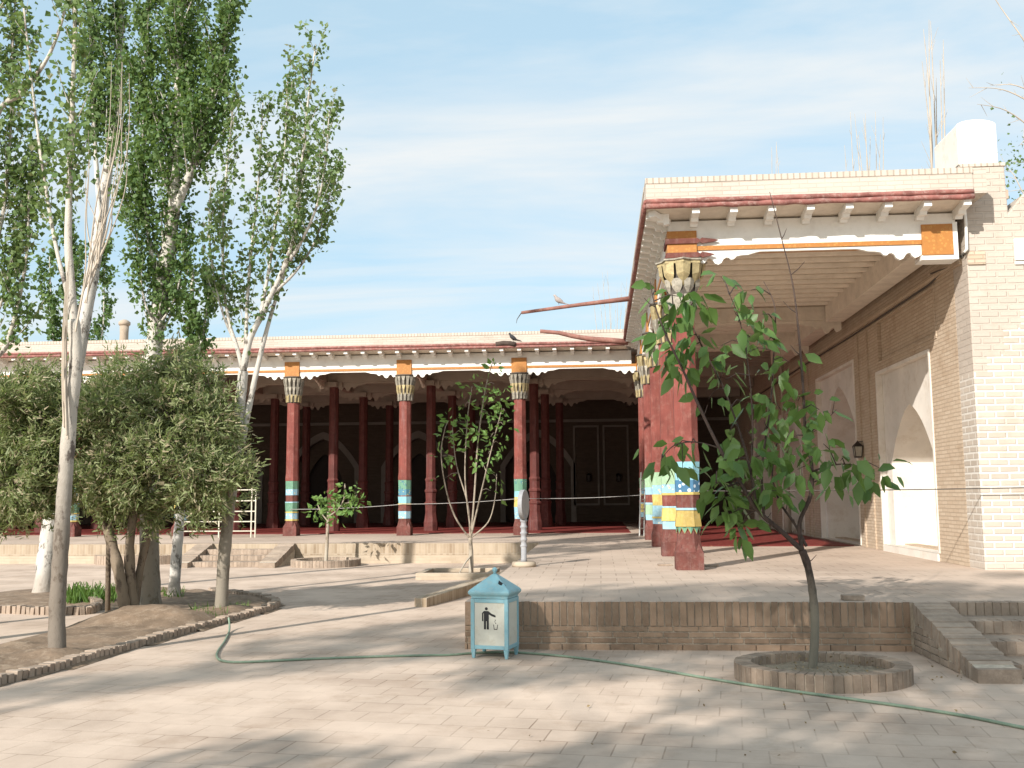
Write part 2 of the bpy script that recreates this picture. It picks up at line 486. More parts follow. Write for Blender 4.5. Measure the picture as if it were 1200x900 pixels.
ZP = 0.49          # terrace level
SUN = Vector((0.55, 1.0, -0.65)).normalized()

# ------------------------------------------------------------------ ground
g = MB()
g.add([(-400, -200, 0), (400, -200, 0), (400, 900, 0), (-400, 900, 0)], [(0, 1, 2, 3)])
tag(g.build('ground', M['ground']), kind='structure')

# terrace (right part in front, long part under the hall)
t = MB()
XL, YF, YH = -1.45, 10.8, 24.5
pts = [(XL, YF), (3.14, YF), (9.0, YF), (14, YF), (14, 50), (-45, 50), (-45, YH), (XL, YH)]
tv = [(x, y, ZP) for x, y in pts]
t.add(tv, [tuple(range(len(pts)))])
terr = t.build('terrace', M['tiles'])
tag(terr, kind='structure')
if terr.data.polygons[0].normal.z < 0:
    terr.data.flip_normals()


def brick_run(p0, p1, z0, z1, face_depth=0.05, bw=0.075, gap=0.011, horiz=False, rows=1, jitter=0.004):
    """upright (or coursed) brick boxes along p0->p1, standing out of the line to its right-hand side"""
    mb = MB()
    p0, p1 = Vector(p0), Vector(p1)
    d = (p1 - p0); Ln = d.length; d.normalize()
    nrm = Vector((d.y, -d.x))
    for r in range(rows):
        zz0 = z0 + (z1 - z0) * r / rows + (gap / 2 if horiz else 0)
        zz1 = z0 + (z1 - z0) * (r + 1) / rows - (gap / 2 if horiz else 0)
        s = -random.random() * bw if horiz else 0
        while s < Ln - 0.01:
            a, b = max(s, 0), min(s + bw - gap, Ln)
            if b - a > 0.015:
                o = face_depth + random.uniform(-jitter, jitter)
                j = random.uniform(-0.003, 0.003)
                q = [p0 + d * a, p0 + d * b]
                bot = [q[0] + nrm * o, q[1] + nrm * o, q[1], q[0]]
                mb.hexa([(v.x, v.y, zz0) for v in bot], [(v.x, v.y, zz1 + (j if not horiz else 0)) for v in bot])
            s += bw
    return mb


# front face of the right terrace, real bricks over a mortar body
b = MB().box(XL + 0.06, 3.2, YF + 0.004, YF + 0.3, -0.1, ZP - 0.004)
face = b.build('terrace_front_wall', M['mortar']); tag(face, kind='structure')
fb = brick_run((XL, YF), (3.14, YF), 0.245, ZP + 0.003, 0.012, 0.078, 0.012)
c = brick_run((XL, YF), (3.14, YF), 0.065, 0.245, 0.010, 0.262, 0.012, True, 3)
fb.add(c.v, c.f)
c = brick_run((XL, YF), (3.14, YF), -0.02, 0.063, 0.028, 0.25, 0.008, True, 1)
fb.add(c.v, c.f)
tag(fb.build('terrace_front_bricks', M['brick_dark'], bevel=0.003), kind='structure')
s = MB().box(XL - 0.0, XL + 0.06, YF + 0.0, YH, -0.1, ZP - 0.004)
tag(s.build('terrace_side_wall', M['terrace_brick']), kind='structure')
sw = MB()
x = 3.55
while x < 9.0:
    sw.box(x, x + .072, YF - .006 + random.uniform(-.004, .004), YF + .15, ZP - .16, ZP + random.uniform(.0, .005)); x += .083
tag(sw.build('terrace_stair_bricks', M['brick_pale'], bevel=.004), kind='structure')
tag(MB().box(3.21, 14, YF + .01, YF + .3, -.1, ZP - .004).build('terrace_front_wall', M['mortar']), kind='structure')
# long hall terrace front
s = MB().box(-9.979, -7.501, YH - .003, YH + .2, .2, ZP - .004).box(-45, -9.98, YH, YH + 0.2, 0.2, ZP - 0.004).box(-7.5, XL - 0.003, YH, YH + 0.2, 0.2, ZP - 0.004)
tag(s.build('terrace_hall_front_wall', M['terrace_brick']), kind='structure')
s = MB().box(-45, -9.98, YH + 0.004, YH + 0.2, -0.1, 0.198).box(-7.5, XL - 0.003, YH + 0.004, YH + 0.2, -0.1, 0.198)
tag(s.build('terrace_hall_front_wall_foot', M['terrace_brick2']), kind='structure')

# ------------------------------------------------------------------ stairs
def stairs(name, label, x0, x1, ytop, run, n, flank, loc, brickmat, flankmat, right_flank=True):
    root = thing(name, label, 'stairs', loc)
    st = MB()
    for i in range(n):
        z1 = ZP * (n - i - 1) / n if False else ZP - (i + 1) * ZP / (n + 0.0)
        if z1 < 0.02: z1 = 0.0
    h = ZP / (n + 1)
    for i in range(n):
        z = ZP - (i + 1) * h
        y1 = ytop - run * i / n
        y0 = ytop - run * (i + 1) / n
        bw, x = 0.085, x0 + flank
        e = x1 - (flank if right_flank else 0)
        while x < e - 0.02:     # bricks on edge along each tread nosing
            xb = min(x + bw - 0.008, e)
            st.box(x, xb, y0 + random.uniform(-.004, .004), y0 + 0.19, z - h + 0.004, z + random.uniform(-0.003, 0.003))
            x += bw
        st.box(x0 + flank - 0.002, e + 0.002, y0 + 0.18, y1 + 0.06, -0.05, z - 0.006)
        st.box(x0 + flank - 0.002, e + 0.002, y0 + 0.006, y0 + 0.18, -0.05, z - 0.01)
    st.build('step_flight', M[brickmat], root, loc, bevel=0.004)
    for xa, xb in ([(x0, x0 + flank)] + ([(x1 - flank, x1)] if right_flank else [])):
        f = MB()
        prof = [(ytop + 0.0, -0.05), (ytop + 0.0, ZP), (ytop - 0.04, ZP), (ytop - run - 0.05, h + 0.01), (ytop - run - 0.22, h - 0.015), (ytop - run - 0.22, -0.05)]
        f.plate([prof], lambda a, bb, d: (d, a, bb), xa + 0.012, xb - 0.012)
        fl = f.build('flank_wall', M['mortar'], root, loc)
        cp = MB()       # bricks on edge laid across the slope
        nb = 22
        p0, p1 = Vector((ytop - 0.03, ZP + 0.008)), Vector((ytop - run - 0.06, h + 0.014))
        for k in range(nb):
            q0 = p0.lerp(p1, (k + 0.04) / nb); q1 = p0.lerp(p1, (k + 0.96) / nb)
            lift = random.uniform(-0.004, 0.006); e1 = random.uniform(-.008, .008)
            dep = 0.16
            zb0, zb1 = max(q0.y - dep, -0.02), max(q1.y - dep, -0.02)
            cp.hexa([(xa + e1, q1.x, zb1), (xb + e1, q1.x, zb1), (xb + e1, q0.x, zb0), (xa + e1, q0.x, zb0)],
                    [(xa + e1, q1.x, q1.y + lift), (xb + e1, q1.x, q1.y + lift), (xb + e1, q0.x, q0.y + lift), (xa + e1, q0.x, q0.y + lift)])
        yy = ytop - run - 0.065
        cp.box(xa, xb + (0 if right_flank else 0.0), yy - 0.165, yy, -0.02, h - 0.005)
        # courses on the visible cheek
        for r in range(5):
            zr = 0.01 + r * 0.066
            ye = ytop - run * (1 - max(0, (zr + 0.17 - h)) / (ZP - h)) if zr + 0.17 > h else ytop - run
            ys = ytop - 0.01 - random.random() * .1
            while ys > ye + 0.03:
                y2 = max(ys - 0.245, ye)
                if ys - y2 > .03:
                    cp.box(xa - 0.003, xa + 0.02, y2 + 0.008, ys, zr, zr + 0.056)
                ys -= 0.255
        cp.build('coping', M[flankmat], fl, (0, 0, 0), bevel=0.003)
        bpy.context.view_layer.update()
        # coping shares the flank's local frame
        for v in cp.v: pass
        ob = fl.children[0]
        ob.location = (-loc[0], -loc[1], -loc[2])
    return root


stairs('brick_stairs', 'brick stairs with a sloping flank wall at the right edge, beside the round brick planter', 3.16, 8.2, YF, 1.55, 3, 0.36, (5.0, YF, 0), 'brick_pale', 'brick_pale', False)
st2 = stairs('brick_stairs', 'pale brick stairs with two sloping flanks rising to the long hall terrace', -9.98, -7.5, YH, 1.35, 3, 0.4, (-8.7, YH, 0), 'brick_pale', 'brick_pale', True)

# low sloping kerb wall left of the terrace
pA, pB = atz(500, 701, 0.13), atz(604, 662, 0.34)
k = MB()
dv = (pB - pA); dv.z = 0; dv.normalize(); side = Vector((-dv.y, dv.x, 0)) * 0.2
pe = pB + dv * 4.0
za, zb = 0.13, 0.36
k.hexa([pA * 1, pe, pe + side, pA + side], [(pA.x, pA.y, za), (pe.x, pe.y, zb), (pe.x + side.x, pe.y + side.y, zb), (pA.x + side.x, pA.y + side.y, za)])
for i in range(4):
    k.v[i] = (k.v[i][0], k.v[i][1], -0.02)
kerb = k.build('kerb_wall', M['terrace_brick'], None, (pA.x, pA.y, 0), bevel=0.015)
tag(kerb, 'low sloping brick kerb wall at the left side of the tiled terrace, behind the blue bin', 'kerb')

# ------------------------------------------------------------------ columns
CAPT = 5.20
def column(bld, off, x, y, bands, cap='muq', scale=1.0, capmat=('cap_stone', 'cap_yellow', 'cap_stone'), turn=0.0):
    cx = (x, y)
    ph = math.pi / 8
    sh = MB().lathe([(0.205, 2.10), (0.205, 2.2), (0.190, 2.32), (0.183, 4.47)], 8, cx, ph)
    sh.lathe([(0.168, 0.96), (0.168, 2.12)], 8, cx, ph)
    col = sh.build('column', M['red'], bld, off, bevel=0.006)
    neg = Vector((0, 0, 0))
    bs = MB()
    hw = 0.20; R = hw * math.sqrt(2)
    bs.lathe([(R * 1.02, ZP), (R * 1.02, ZP + 0.26)], 4, cx, math.pi / 4)
    # chamfered block: square below, octagon above
    sq = [(R * 1.02 * math.cos(math.pi / 4 + math.pi / 2 * i), R * 1.02 * math.sin(math.pi / 4 + math.pi / 2 * i)) for i in range(4)]
    bs.lathe([(0.222, ZP + 0.255), (0.226, ZP + 0.262), (0.188, ZP + 0.42), (0.176, ZP + 0.56)], 8, cx, ph)
    for i in range(4):
        a = math.pi / 4 + math.pi / 2 * i
        A = (x + R * 1.0 * math.cos(a), y + R * 1.0 * math.sin(a), ZP + 0.258)
        p1 = (x + 0.222 * math.cos(a - ph), y + 0.222 * math.sin(a - ph), ZP + 0.258)
        p2 = (x + 0.222 * math.cos(a + ph), y + 0.222 * math.sin(a + ph), ZP + 0.258)
        p3 = (x + 0.19 * math.cos(a), y + 0.19 * math.sin(a), ZP + 0.40)
        bs.add([A, p1, p2, p3], [(0, 1, 3), (0, 3, 2), (0, 2, 1), (1, 2, 3)])
    bs.build('base', M['red_base'], col, off, bevel=0.006)
    for z0, z1, ra, rb, mat, *zig in bands:
        bm_ = MB()
        if zig:
            n = 24
            vs, fs = [], []
            for k in range(n):
                th = ph + 2 * math.pi * k / n
                rr = ra / max(abs(math.cos(((th - 0) % (math.pi / 4)) - math.pi / 8)), 0.9)
                drop = (k % 2) * 0.09
                vs += [(x + rr * math.cos(th), y + rr * math.sin(th), z0 - drop + 0.06), (x + rr * math.cos(th), y + rr * math.sin(th), z1)]
            for k in range(n):
                j = (k + 1) % n
                fs.append((2 * k, 2 * j, 2 * j + 1, 2 * k + 1))
            bm_.add(vs, fs)
        else:
            bm_.lathe([(ra, z0), (rb, z1)], 8, cx, ph)
        bm_.build('band', M[mat], col, off, bevel=0 if zig else 0.004)
    zt, zb = CAPT, 4.44
    core = MB().lathe([(0.19, zb - 0.02), (0.21, zb + 0.1), (0.24, zb + 0.45), (0.265, zt - 0.02)], 8, cx, ph)
    capo = core.build('capital', M['cap_core'], col, off)
    if cap == 'muq':
        tiers = [(zb, zb + 0.22, 0.215, 0.225, 12, capmat[2]), (zb + 0.18, zb + 0.45, 0.225, 0.262, 14, capmat[1]), (zb + 0.42, zt - 0.05, 0.255, 0.30, 14, capmat[0])]
        for z0, z1, r0_, r1_, n, mt in tiers:
            mb = MB()
            for k in range(n):
                a = 2 * math.pi * k / n + turn
                ca, sa = math.cos(a), math.sin(a)
                w0 = math.pi * r0_ / n * 0.42; w1 = math.pi * r1_ / n * 0.80
                def P(r, w, z): return (x + r * ca - w * sa, y + r * sa + w * ca, z)
                zm = z0 + (z1 - z0) * 0.55
                mb.hexa([P(r0_ + .012, -w0, z0), P(r0_ + .012, w0, z0), P(r0_ - .05, w0, z0), P(r0_ - .05, -w0, z0)],
                        [P(r1_ + .006, -w0 * 1.05, zm), P(r1_ + .006, w0 * 1.05, zm), P(r0_ - .05, w0, zm), P(r0_ - .05, -w0, zm)])
                mb.hexa([P(r1_ + .004, -w0 * 1.1, zm), P(r1_ + .004, w0 * 1.1, zm), P(r0_ - .04, w0, zm), P(r0_ - .04, -w0, zm)],
                        [P(r1_ + .014, -w1, z1), P(r1_ + .014, w1, z1), P(r0_ - .04, w1, z1), P(r0_ - .04, -w1, z1)])
            mb.build('niche_tier', M[mt], capo, (0, 0, 0)).location = (-off[0], -off[1], -off[2])
        MB().lathe([(0.30, zt - 0.05), (0.335, zt - 0.03), (0.335, zt)], 16, cx).build('abacus', M['cap_core'], capo, (0, 0, 0)).location = (-off[0], -off[1], -off[2])
    else:
        n = 8
        for z0, z1, r0_, r1_, mt in ((zb - 0.1, zb + 0.22, 0.212, 0.218, 'cap_stone'), (zb + 0.2, zb + 0.46, 0.225, 0.25, 'cap_stone'), (zb + 0.34, zt - 0.07, 0.245, 0.315, 'cap_yellow')):
            mb = MB()
            for k in range(n):
                a = 2 * math.pi * k / n + (0 if mt == 'cap_yellow' else math.pi / 8)
                ca, sa = math.cos(a), math.sin(a)
                w = math.pi * r1_ / n * 0.93
                def P(r, ww, z): return (x + r * ca - ww * sa, y + r * sa + ww * ca, z)
                zm = z0 + (z1 - z0) * 0.5
                pts = [P(r0_ - .03, 0, z0), P(r1_ * .9 + .01, -w * .85, zm), P(r1_, -w, z1), P(r1_, w, z1), P(r1_ * .9 + .01, w * .85, zm), P(r1_ + .03, 0, zm + .03), P(r1_ + .045, 0, z1)]
                mb.add(pts, [(0, 5, 1), (0, 4, 5), (1, 5, 6, 2), (5, 4, 3, 6), (2, 6, 3)])
            mb.build('niche_tier', M[mt], capo, (0, 0, 0), fixn=False).location = (-off[0], -off[1], -off[2])
        st = []
        for k in range(16):
            a = 2 * math.pi * k / 16
            r_ = 0.375 if k % 2 == 0 else 0.315
            st.append((x + r_ * math.cos(a), y + r_ * math.sin(a)))
        MB().plate([st], lambda a, bb, d: (a, bb, d), zt - 0.075, zt - 0.028).build('abacus', M['cap_yellow'], capo, (0, 0, 0), bevel=0.006).location = (-off[0], -off[1], -off[2])
        st2_ = [(x + (p[0] - x) * 1.07, y + (p[1] - y) * 1.07) for p in st]
        MB().plate([st2_], lambda a, bb, d: (a, bb, d), zt - 0.028, zt - 0.002).build('abacus_rim', M['cap_stone'], capo, (0, 0, 0), bevel=0.004).location = (-off[0], -off[1], -off[2])
    MB().box(x - 0.225, x + 0.225, y - 0.235, y + 0.235, CAPT, 5.64).build('corbel_block', M['orange'], col, off, bevel=0.006)
    for ch in col.children:
        if ch.name.split('.')[0] in ('base', 'band', 'capital', 'corbel_block'):
            ch.location = (0, 0, 0)
    return col


# children of parts keep the building's local frame: every part sits at the building's origin
NEAR = [(1.05, 1.13, .176, .182, 'ochre', 1), (1.062, 1.132, .180, .188, 'green', 1), (1.13, 1.375, .212, .180, 'ochre'), (1.375, 1.41, .192, .192, 'pblue'),
        (1.41, 1.61, .182, .184, 'red_base'), (1.605, 1.645, .192, .198, 'yellow'), (1.645, 1.825, .192, .196, 'flower_blue'), (1.825, 2.13, .188, .205, 'lblue')]
SIDE_A = [(0.98, 1.13, .186, .192, 'pblue'), (1.13, 1.37, .21, .186, 'yellow'), (1.37, 1.40, .194, .194, 'pblue'), (1.40, 1.60, .18, .184, 'red'), (1.60, 1.64, .19, .196, 'yellow'),
          (1.64, 1.80, .19, .194, 'flower_pale'), (1.80, 2.13, .19, .204, 'pgreen')]
SIDE_B = [(0.98, 1.10, .186, .192, 'flower_pale'), (1.10, 1.14, .2, .2, 'yellow'), (1.14, 1.38, .196, .186, 'pblue'), (1.38, 1.62, .18, .196, 'yellow'), (1.62, 1.66, .194, .194, 'pblue'),
          (1.66, 1.82, .19, .194, 'flower_pale'), (1.82, 2.13, .19, .204, 'pgreen')]
SIDE_C = [(0.98, 1.12, .186, .192, 'pblue'), (1.12, 1.37, .196, .186, 'pgreen'), (1.37, 1.42, .194, .194, 'pblue'), (1.42, 1.62, .18, .186, 'red'), (1.62, 1.80, .19, .194, 'pblue'), (1.80, 2.13, .19, .204, 'pgreen')]
H_A = [(0.93, 0.98, .2, .2, 'yellow'), (0.98, 1.16, .19, .19, 'flower_pale'), (1.16, 1.2, .2, .2, 'yellow'), (1.20, 1.46, .188, .2, 'green'), (1.46, 1.49, .2, .2, 'pblue'), (1.49, 1.68, .18, .182, 'red_base'), (1.68, 1.86, .188, .188, 'flower_pale'), (1.86, 2.19, .19, .2, 'green')]
H_B = [(0.98, 1.2, .19, .192, 'flower_pale'), (1.2, 1.38, .2, .186, 'red_base'), (1.38, 1.42, .205, .205, 'yellow'), (1.42, 1.62, .186, .205, 'lblue'), (1.62, 1.65, .205, .205, 'red'), (1.65, 1.83, .19, .194, 'flower_teal'), (1.83, 2.17, .192, .198, 'flower_green')]
H_C = [(0.95, 1.3, .185, .2, 'flower_pale'), (1.3, 1.58, .205, .188, 'yellow'), (1.58, 1.75, .19, .19, 'lblue'), (1.75, 2.13, .19, .2, 'flower_green')]

# ------------------------------------------------------------------ entablature pieces
def mapf(axis, c0, sgn):
    """(along, z, out) -> xyz;  out is measured from the column line c0 towards the open side"""
    if axis == 'x':
        return lambda a, z, d: (a, c0 - sgn * d, z)
    return lambda a, z, d: (c0 - sgn * d, a, z)


def boxm(mb, fn, a0, a1, d0, d1, z0, z1):
    mb.hexa([fn(a0, z0, d1), fn(a1, z0, d1), fn(a1, z0, d0), fn(a0, z0, d0)], [fn(a0, z1, d1), fn(a1, z1, d1), fn(a1, z1, d0), fn(a0, z1, d0)])


SC = [(0, .155), (.05, .185), (.10, .20), (.14, .165), (.16, .125), (.20, .12), (.235, .15), (.27, .205), (.32, .225), (.37, .195), (.40, .14), (.44, .115), (.48, .12), (.51, .15), (.555, .145), (.60, .10), (.68, .085), (.78, .08), (.86, .055), (.95, .035)]
def valance_loop(a0, a1, ztop, k=1.0):
    L = a1 - a0
    s = min(1.0, L / 2.2)
    lower = [(a0 + u * s, ztop - dz * k) for u, dz in SC] + [(a1 - u * s, ztop - dz * k) for u, dz in reversed(SC)]
    return [(a0, ztop), *lower, (a1, ztop)][::-1]


def entablature(bld, off, axis, c0, cols, a0, a1, sgn=1, brack0=None, brack_step=0.51, e0=0, e1=0, O=0.72, s0=None, p0=None):
    s0 = a0 if s0 is None else s0
    p0 = a0 + e0 if p0 is None else p0
    kq = O / 0.55
    fn = mapf(axis, c0, sgn)
    mb = MB(); boxm(mb, fn, a0, a1, -0.16, 0.20, 5.405, 5.80)
    mb.build('frieze', M['white'], bld, off)
    mb = MB()
    edges = sorted(cols)
    seg = [a0] + [v for cpos in edges for v in (cpos - 0.227, cpos + 0.227)] + [a1]
    for i in range(0, len(seg), 2):
        if seg[i + 1] - seg[i] > 0.1:
            boxm(mb, fn, seg[i], seg[i + 1], -0.10, 0.207, 5.335, 5.403)
    mb.build('orange_rail', M['orange'], bld, off)
    for i in range(0, len(seg), 2):
        if seg[i + 1] - seg[i] > 0.8:
            v = MB().plate([valance_loop(seg[i], seg[i + 1], 5.333)], lambda a, z, d: fn(a, z, d), 0.12, 0.185)
            v.build('valance', M['white'], bld, off)
    # sloping soffit, brackets, painted fascia poles, parapet
    s = MB()
    s.hexa([fn(a0 + e0, 5.88, O), fn(a1 + e1, 5.88, O), fn(a1, 5.802, -0.15), fn(s0, 5.802, -0.15)],
           [fn(a0 + e0, 5.952, O), fn(a1 + e1, 5.952, O), fn(a1, 5.952, -0.15), fn(s0, 5.952, -0.15)])
    s.build('soffit', M['cream'], bld, off)
    p = (brack0 if brack0 is not None else a0 + 0.2)
    prof = [(0.203, 5.862), (0.203, 5.70), (0.275, 5.69), (0.29, 5.735), (0.37, 5.745), (0.39, 5.80), (0.47, 5.82), (0.535, 5.835), (0.535, 5.926)]
    prof = [(.203 + (d_ - .203) * (O - .2) / .35, z_ - .05 * (d_ - .2) / .335) for d_, z_ in prof]
    while p < a1 + e1 - 0.05:
        w = 0.055
        m_ = MB()
        lp = prof
        m_.plate([lp], lambda dd, z, ww: fn(p + ww, z, dd), -w, w)
        m_.build('bracket', M['white'], bld, off)
        p += brack_step
    f = MB()
    for zc, rr, dd in ((5.895, 0.04, O + 0.018), (5.972, 0.04, O + 0.008)):
        n = 26
        pts, rad = [], []
        for i in range(n + 1):
            a = a0 + e0 + (a1 + e1 - a0 - e0) * i / n
            pts.append(fn(a, zc + random.uniform(-.006, .006), dd + random.uniform(-.005, .005)))
            rad.append(rr * random.uniform(.85, 1.1))
        f.tube(pts, rad, 8)
    f.build('fascia_pole', M['fascia'], bld, off, smooth=True)
    pr_ = MB(); boxm(pr_, fn, p0, a1 + e1, O - 0.42, O + 0.002, 5.953, 6.25)
    pr_.build('parapet', M['parapet'], bld, off)
    cp = MB(); boxm(cp, fn, p0 - .004, a1 + e1 + .004, O - 0.43, O + 0.010, 6.251, 6.335)
    cp.build('coping', M['coping'], bld, off)


# ------------------------------------------------------------------ prayer hall (facing us)
HY = 29.3
HB = (-8.0, HY, 0)
hall = thing('prayer_hall', 'long open prayer hall with red columns and white scalloped eaves behind the courtyard', 'hall', HB)
hx = [-9.1, -5.71, -2.30, 1.32]
hx_all = [-22.66, -19.27, -15.88, -12.49] + hx
entablature(hall, HB, 'x', HY, hx_all, -30.0, 0.97, 1, None, 0.51, 0, -0.2)
HBANDS = [H_A, H_B, H_A, H_C, H_A, H_B, H_C, SIDE_C]
CM = [('cap_stone', 'cap_yellow', 'cap_stone'), ('cap_stone', 'cap_stone', 'cap_yellow'), ('cap_stone', 'cap_yellow', 'cap_stone')]
for i, xx in enumerate(hx_all[:-1]):
    column(hall, HB, xx, HY, HBANDS[i], 'muq', 1, CM[i % 3], i * 0.13)


def inner_column(bld, off, x, y, mat='red_shaded'):
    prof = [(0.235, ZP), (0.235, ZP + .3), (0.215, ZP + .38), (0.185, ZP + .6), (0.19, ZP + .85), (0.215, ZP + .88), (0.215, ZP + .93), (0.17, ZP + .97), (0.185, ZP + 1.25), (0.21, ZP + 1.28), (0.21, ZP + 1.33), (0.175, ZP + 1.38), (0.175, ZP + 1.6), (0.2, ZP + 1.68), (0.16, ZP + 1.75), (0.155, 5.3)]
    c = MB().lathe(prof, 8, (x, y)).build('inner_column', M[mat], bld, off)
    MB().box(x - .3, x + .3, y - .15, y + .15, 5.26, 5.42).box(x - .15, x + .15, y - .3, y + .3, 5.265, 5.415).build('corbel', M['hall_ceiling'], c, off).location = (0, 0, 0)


RY = [32.75, 36.2, 39.65]
rowx = [[], [], []]
for r, (base, spread) in enumerate((([390, 505, 627], 0), ([425, 530, 640], 0), ([456, 553, 657], 0))):
    xs = [aty(px, 600, RY[r]).x for px in base]
    stp = (xs[2] - xs[0]) / 2
    rowx[r] = [xs[0] - stp * kk for kk in (4, 3, 2, 1)] + xs + [1.45 + 0.12 * r]
    for xx in rowx[r]:
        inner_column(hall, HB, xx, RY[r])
# interior beams with scalloped valances
for r, Y in enumerate(RY):
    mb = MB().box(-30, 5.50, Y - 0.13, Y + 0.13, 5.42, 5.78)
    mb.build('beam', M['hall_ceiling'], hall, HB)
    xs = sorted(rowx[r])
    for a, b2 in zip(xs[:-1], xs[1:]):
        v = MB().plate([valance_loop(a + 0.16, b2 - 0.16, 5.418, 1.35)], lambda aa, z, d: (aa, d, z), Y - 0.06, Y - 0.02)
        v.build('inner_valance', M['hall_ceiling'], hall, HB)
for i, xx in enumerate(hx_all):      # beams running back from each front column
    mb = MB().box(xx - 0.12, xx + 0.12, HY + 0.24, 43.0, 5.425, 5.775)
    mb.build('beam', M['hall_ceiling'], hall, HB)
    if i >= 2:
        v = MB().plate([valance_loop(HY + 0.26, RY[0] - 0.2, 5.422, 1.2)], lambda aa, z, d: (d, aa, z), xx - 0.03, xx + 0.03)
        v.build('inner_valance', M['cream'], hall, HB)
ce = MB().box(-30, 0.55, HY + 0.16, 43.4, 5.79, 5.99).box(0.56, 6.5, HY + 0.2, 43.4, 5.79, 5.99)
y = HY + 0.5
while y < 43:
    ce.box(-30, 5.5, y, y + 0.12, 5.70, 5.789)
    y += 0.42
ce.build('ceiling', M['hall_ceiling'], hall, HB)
rf = MB().box(-30, 0.4, HY - 0.13, 43.5, 6.0, 6.12).box(-30, .4, HY - .3, HY - .131, 5.96, 6.1)
rf.build('roof', M['mud'], hall, HB)


def arch(a0, a1, zb, zs, za, n=12):
    out = [(a0, zb), (a0, zs)]
    for i in range(1, n + 1):
        tt = i / n
        out.append((a0 + (a1 - a0) / 2 * tt, zs + (za - zs) * (0.68 * (1 - (1 - tt) ** 2.1) + 0.32 * tt)))
    mid = out[2:-1]
    out += [(a0 + a1 - p[0], p[1]) for p in reversed(mid)]
    out += [(a1, zs), (a1, zb)]
    return out


BW = 43.1
fnb = lambda a, z, d: (a, d, z)
cents = [aty(px, 600, BW).x for px in (152, 265, 378, 490, 631)]
holes = [arch(cx - 1.55, cx + 1.55, ZP + 0.02, 2.9, 4.35) for cx in cents]
MB().plate([[(-30, 0.0), (6.0, 0.0), (6.0, 6.0), (-30, 6.0)]] + holes, fnb, BW, BW + 0.5).build('back_wall', M['shaded_brick'], hall, HB)
MB().box(-30, 6, BW + .9, BW + 1.0, 0, 6).build('back_wall', M['shaded_brick'], hall, HB)
for cx in cents:
    rim = MB().plate([arch(cx - 1.62, cx + 1.62, ZP, 2.92, 4.47), arch(cx - 1.40, cx + 1.40, ZP + .001, 2.85, 4.15)], fnb, BW - .05, BW + .2)
    nb = rim.build('arched_recess', M['plaster_shaded'], hall, HB)
    MB().plate([arch(cx - 1.40, cx + 1.40, ZP, 2.85, 4.15), arch(cx - 0.75, cx + 0.75, ZP + .001, 2.5, 3.5)], fnb, BW + .3, BW + .4).build('recess_wall', M['shaded_brick'], nb, HB).location = (0, 0, 0)
    MB().plate([arch(cx - 0.75, cx + 0.75, ZP, 2.5, 3.5)], fnb, BW + .5, BW + .55).build('door', M['dark_door'], nb, HB).location = (0, 0, 0)
for px in (688, 723):
    c0 = aty(px, 600, BW).x
    MB().plate([[(c0 - .55, 1.2), (c0 + .55, 1.2), (c0 + .55, 4.6), (c0 - .55, 4.6)], [(c0 - .47, 1.28), (c0 + .47, 1.28), (c0 + .47, 4.52), (c0 - .47, 4.52)]], fnb, BW - .05, BW + .01).build('panel_frame', M['plaster_shaded'], hall, HB)
MB().box(-30, 5.5, BW - 0.07, BW, 4.75, 4.87).build('cornice', M['plaster_shaded'], hall, HB)
MB().box(-30.4, -30, HY - .3, 43.5, 0, 6.0).build('end_wall', M['shaded_brick'], hall, HB)
for px in (690, 725):
    p = aty(px, 560, BW - 0.1)
    l = thing('wall_lamp', 'small dark lamp on the hall back wall, %s' % ('left one of the pair' if px == 690 else 'right one of the pair'), 'lamp', p, 'lamps on the hall back wall')
    MB().lathe([(0.03, p.z + .2), (0.14, p.z + .12), (0.1, p.z + .1), (0.12, p.z - .12), (0.06, p.z - .16)], 8, (p.x, p.y)).build('lantern_body', M['iron'], l, p)
    MB().tube([(p.x, p.y + .1, p.z + .25), (p.x, p.y, p.z + .3), (p.x, p.y, p.z + .18)], 0.012, 6).build('arm', M['iron'], l, p)

# red carpets
cpt = MB().box(-29, 0.9, HY + 1.3, 42.9, ZP + 0.004, ZP + 0.02)
tag(cpt.build('carpet', M['carpet']), 'red patterned carpet covering the floor of the dark hall', 'carpet')
cpt = MB().box(1.7, 5.40, 22.3, 42.5, ZP + 0.004, ZP + 0.018)
tag(cpt.build('carpet', M['carpet']), 'red carpet runner under the right portico, in front of the brick wall niches', 'carpet')

# ------------------------------------------------------------------ portico wing (right)
WX, WY = 1.32, 15.5
WB = (3.4, WY, 0)
wing = thing('portico_wing', 'right portico wing with pale brick parapet, painted columns and brick wall with arched niches', 'portico', WB)
wy = [15.5, 18.95, 22.4, 25.85]
EX = 0.76
# front (short side, faces us)
entablature(wing, WB, 'x', WY, [WX, 5.12], WX - 0.2, 5.40, 1, WX + 0.20 - 0.02, 0.56, -0.36, 0.1, 0.72, WX + .15)
# long side (faces left): out is -x
entablature(wing, WB, 'y', WX, wy + [29.3], WY + 0.163, 28.55, 1, WY - 0.40, 0.42, -0.883, 0.0, 0.56, WY + .15, WY - .295)
# corner bracket and corner pole
MB().obox((WX - .345, WY - .43, 5.79), (.13, .17, -.03), (.045, -.035, 0), (0, 0, .045)).build('bracket', M['white'], wing, WB)
MB().box(4.895, 5.345, WY - .235, WY + .1, 5.16, 5.63).build('corbel_block', M['orange'], wing, WB)
MB().box(4.88, 5.42, WY - .22, WY + .12, 5.09, 5.158).box(5.347, 5.42, WY - .22, WY + .12, 5.159, 5.66).build('corbel_trim', M['white'], wing, WB)
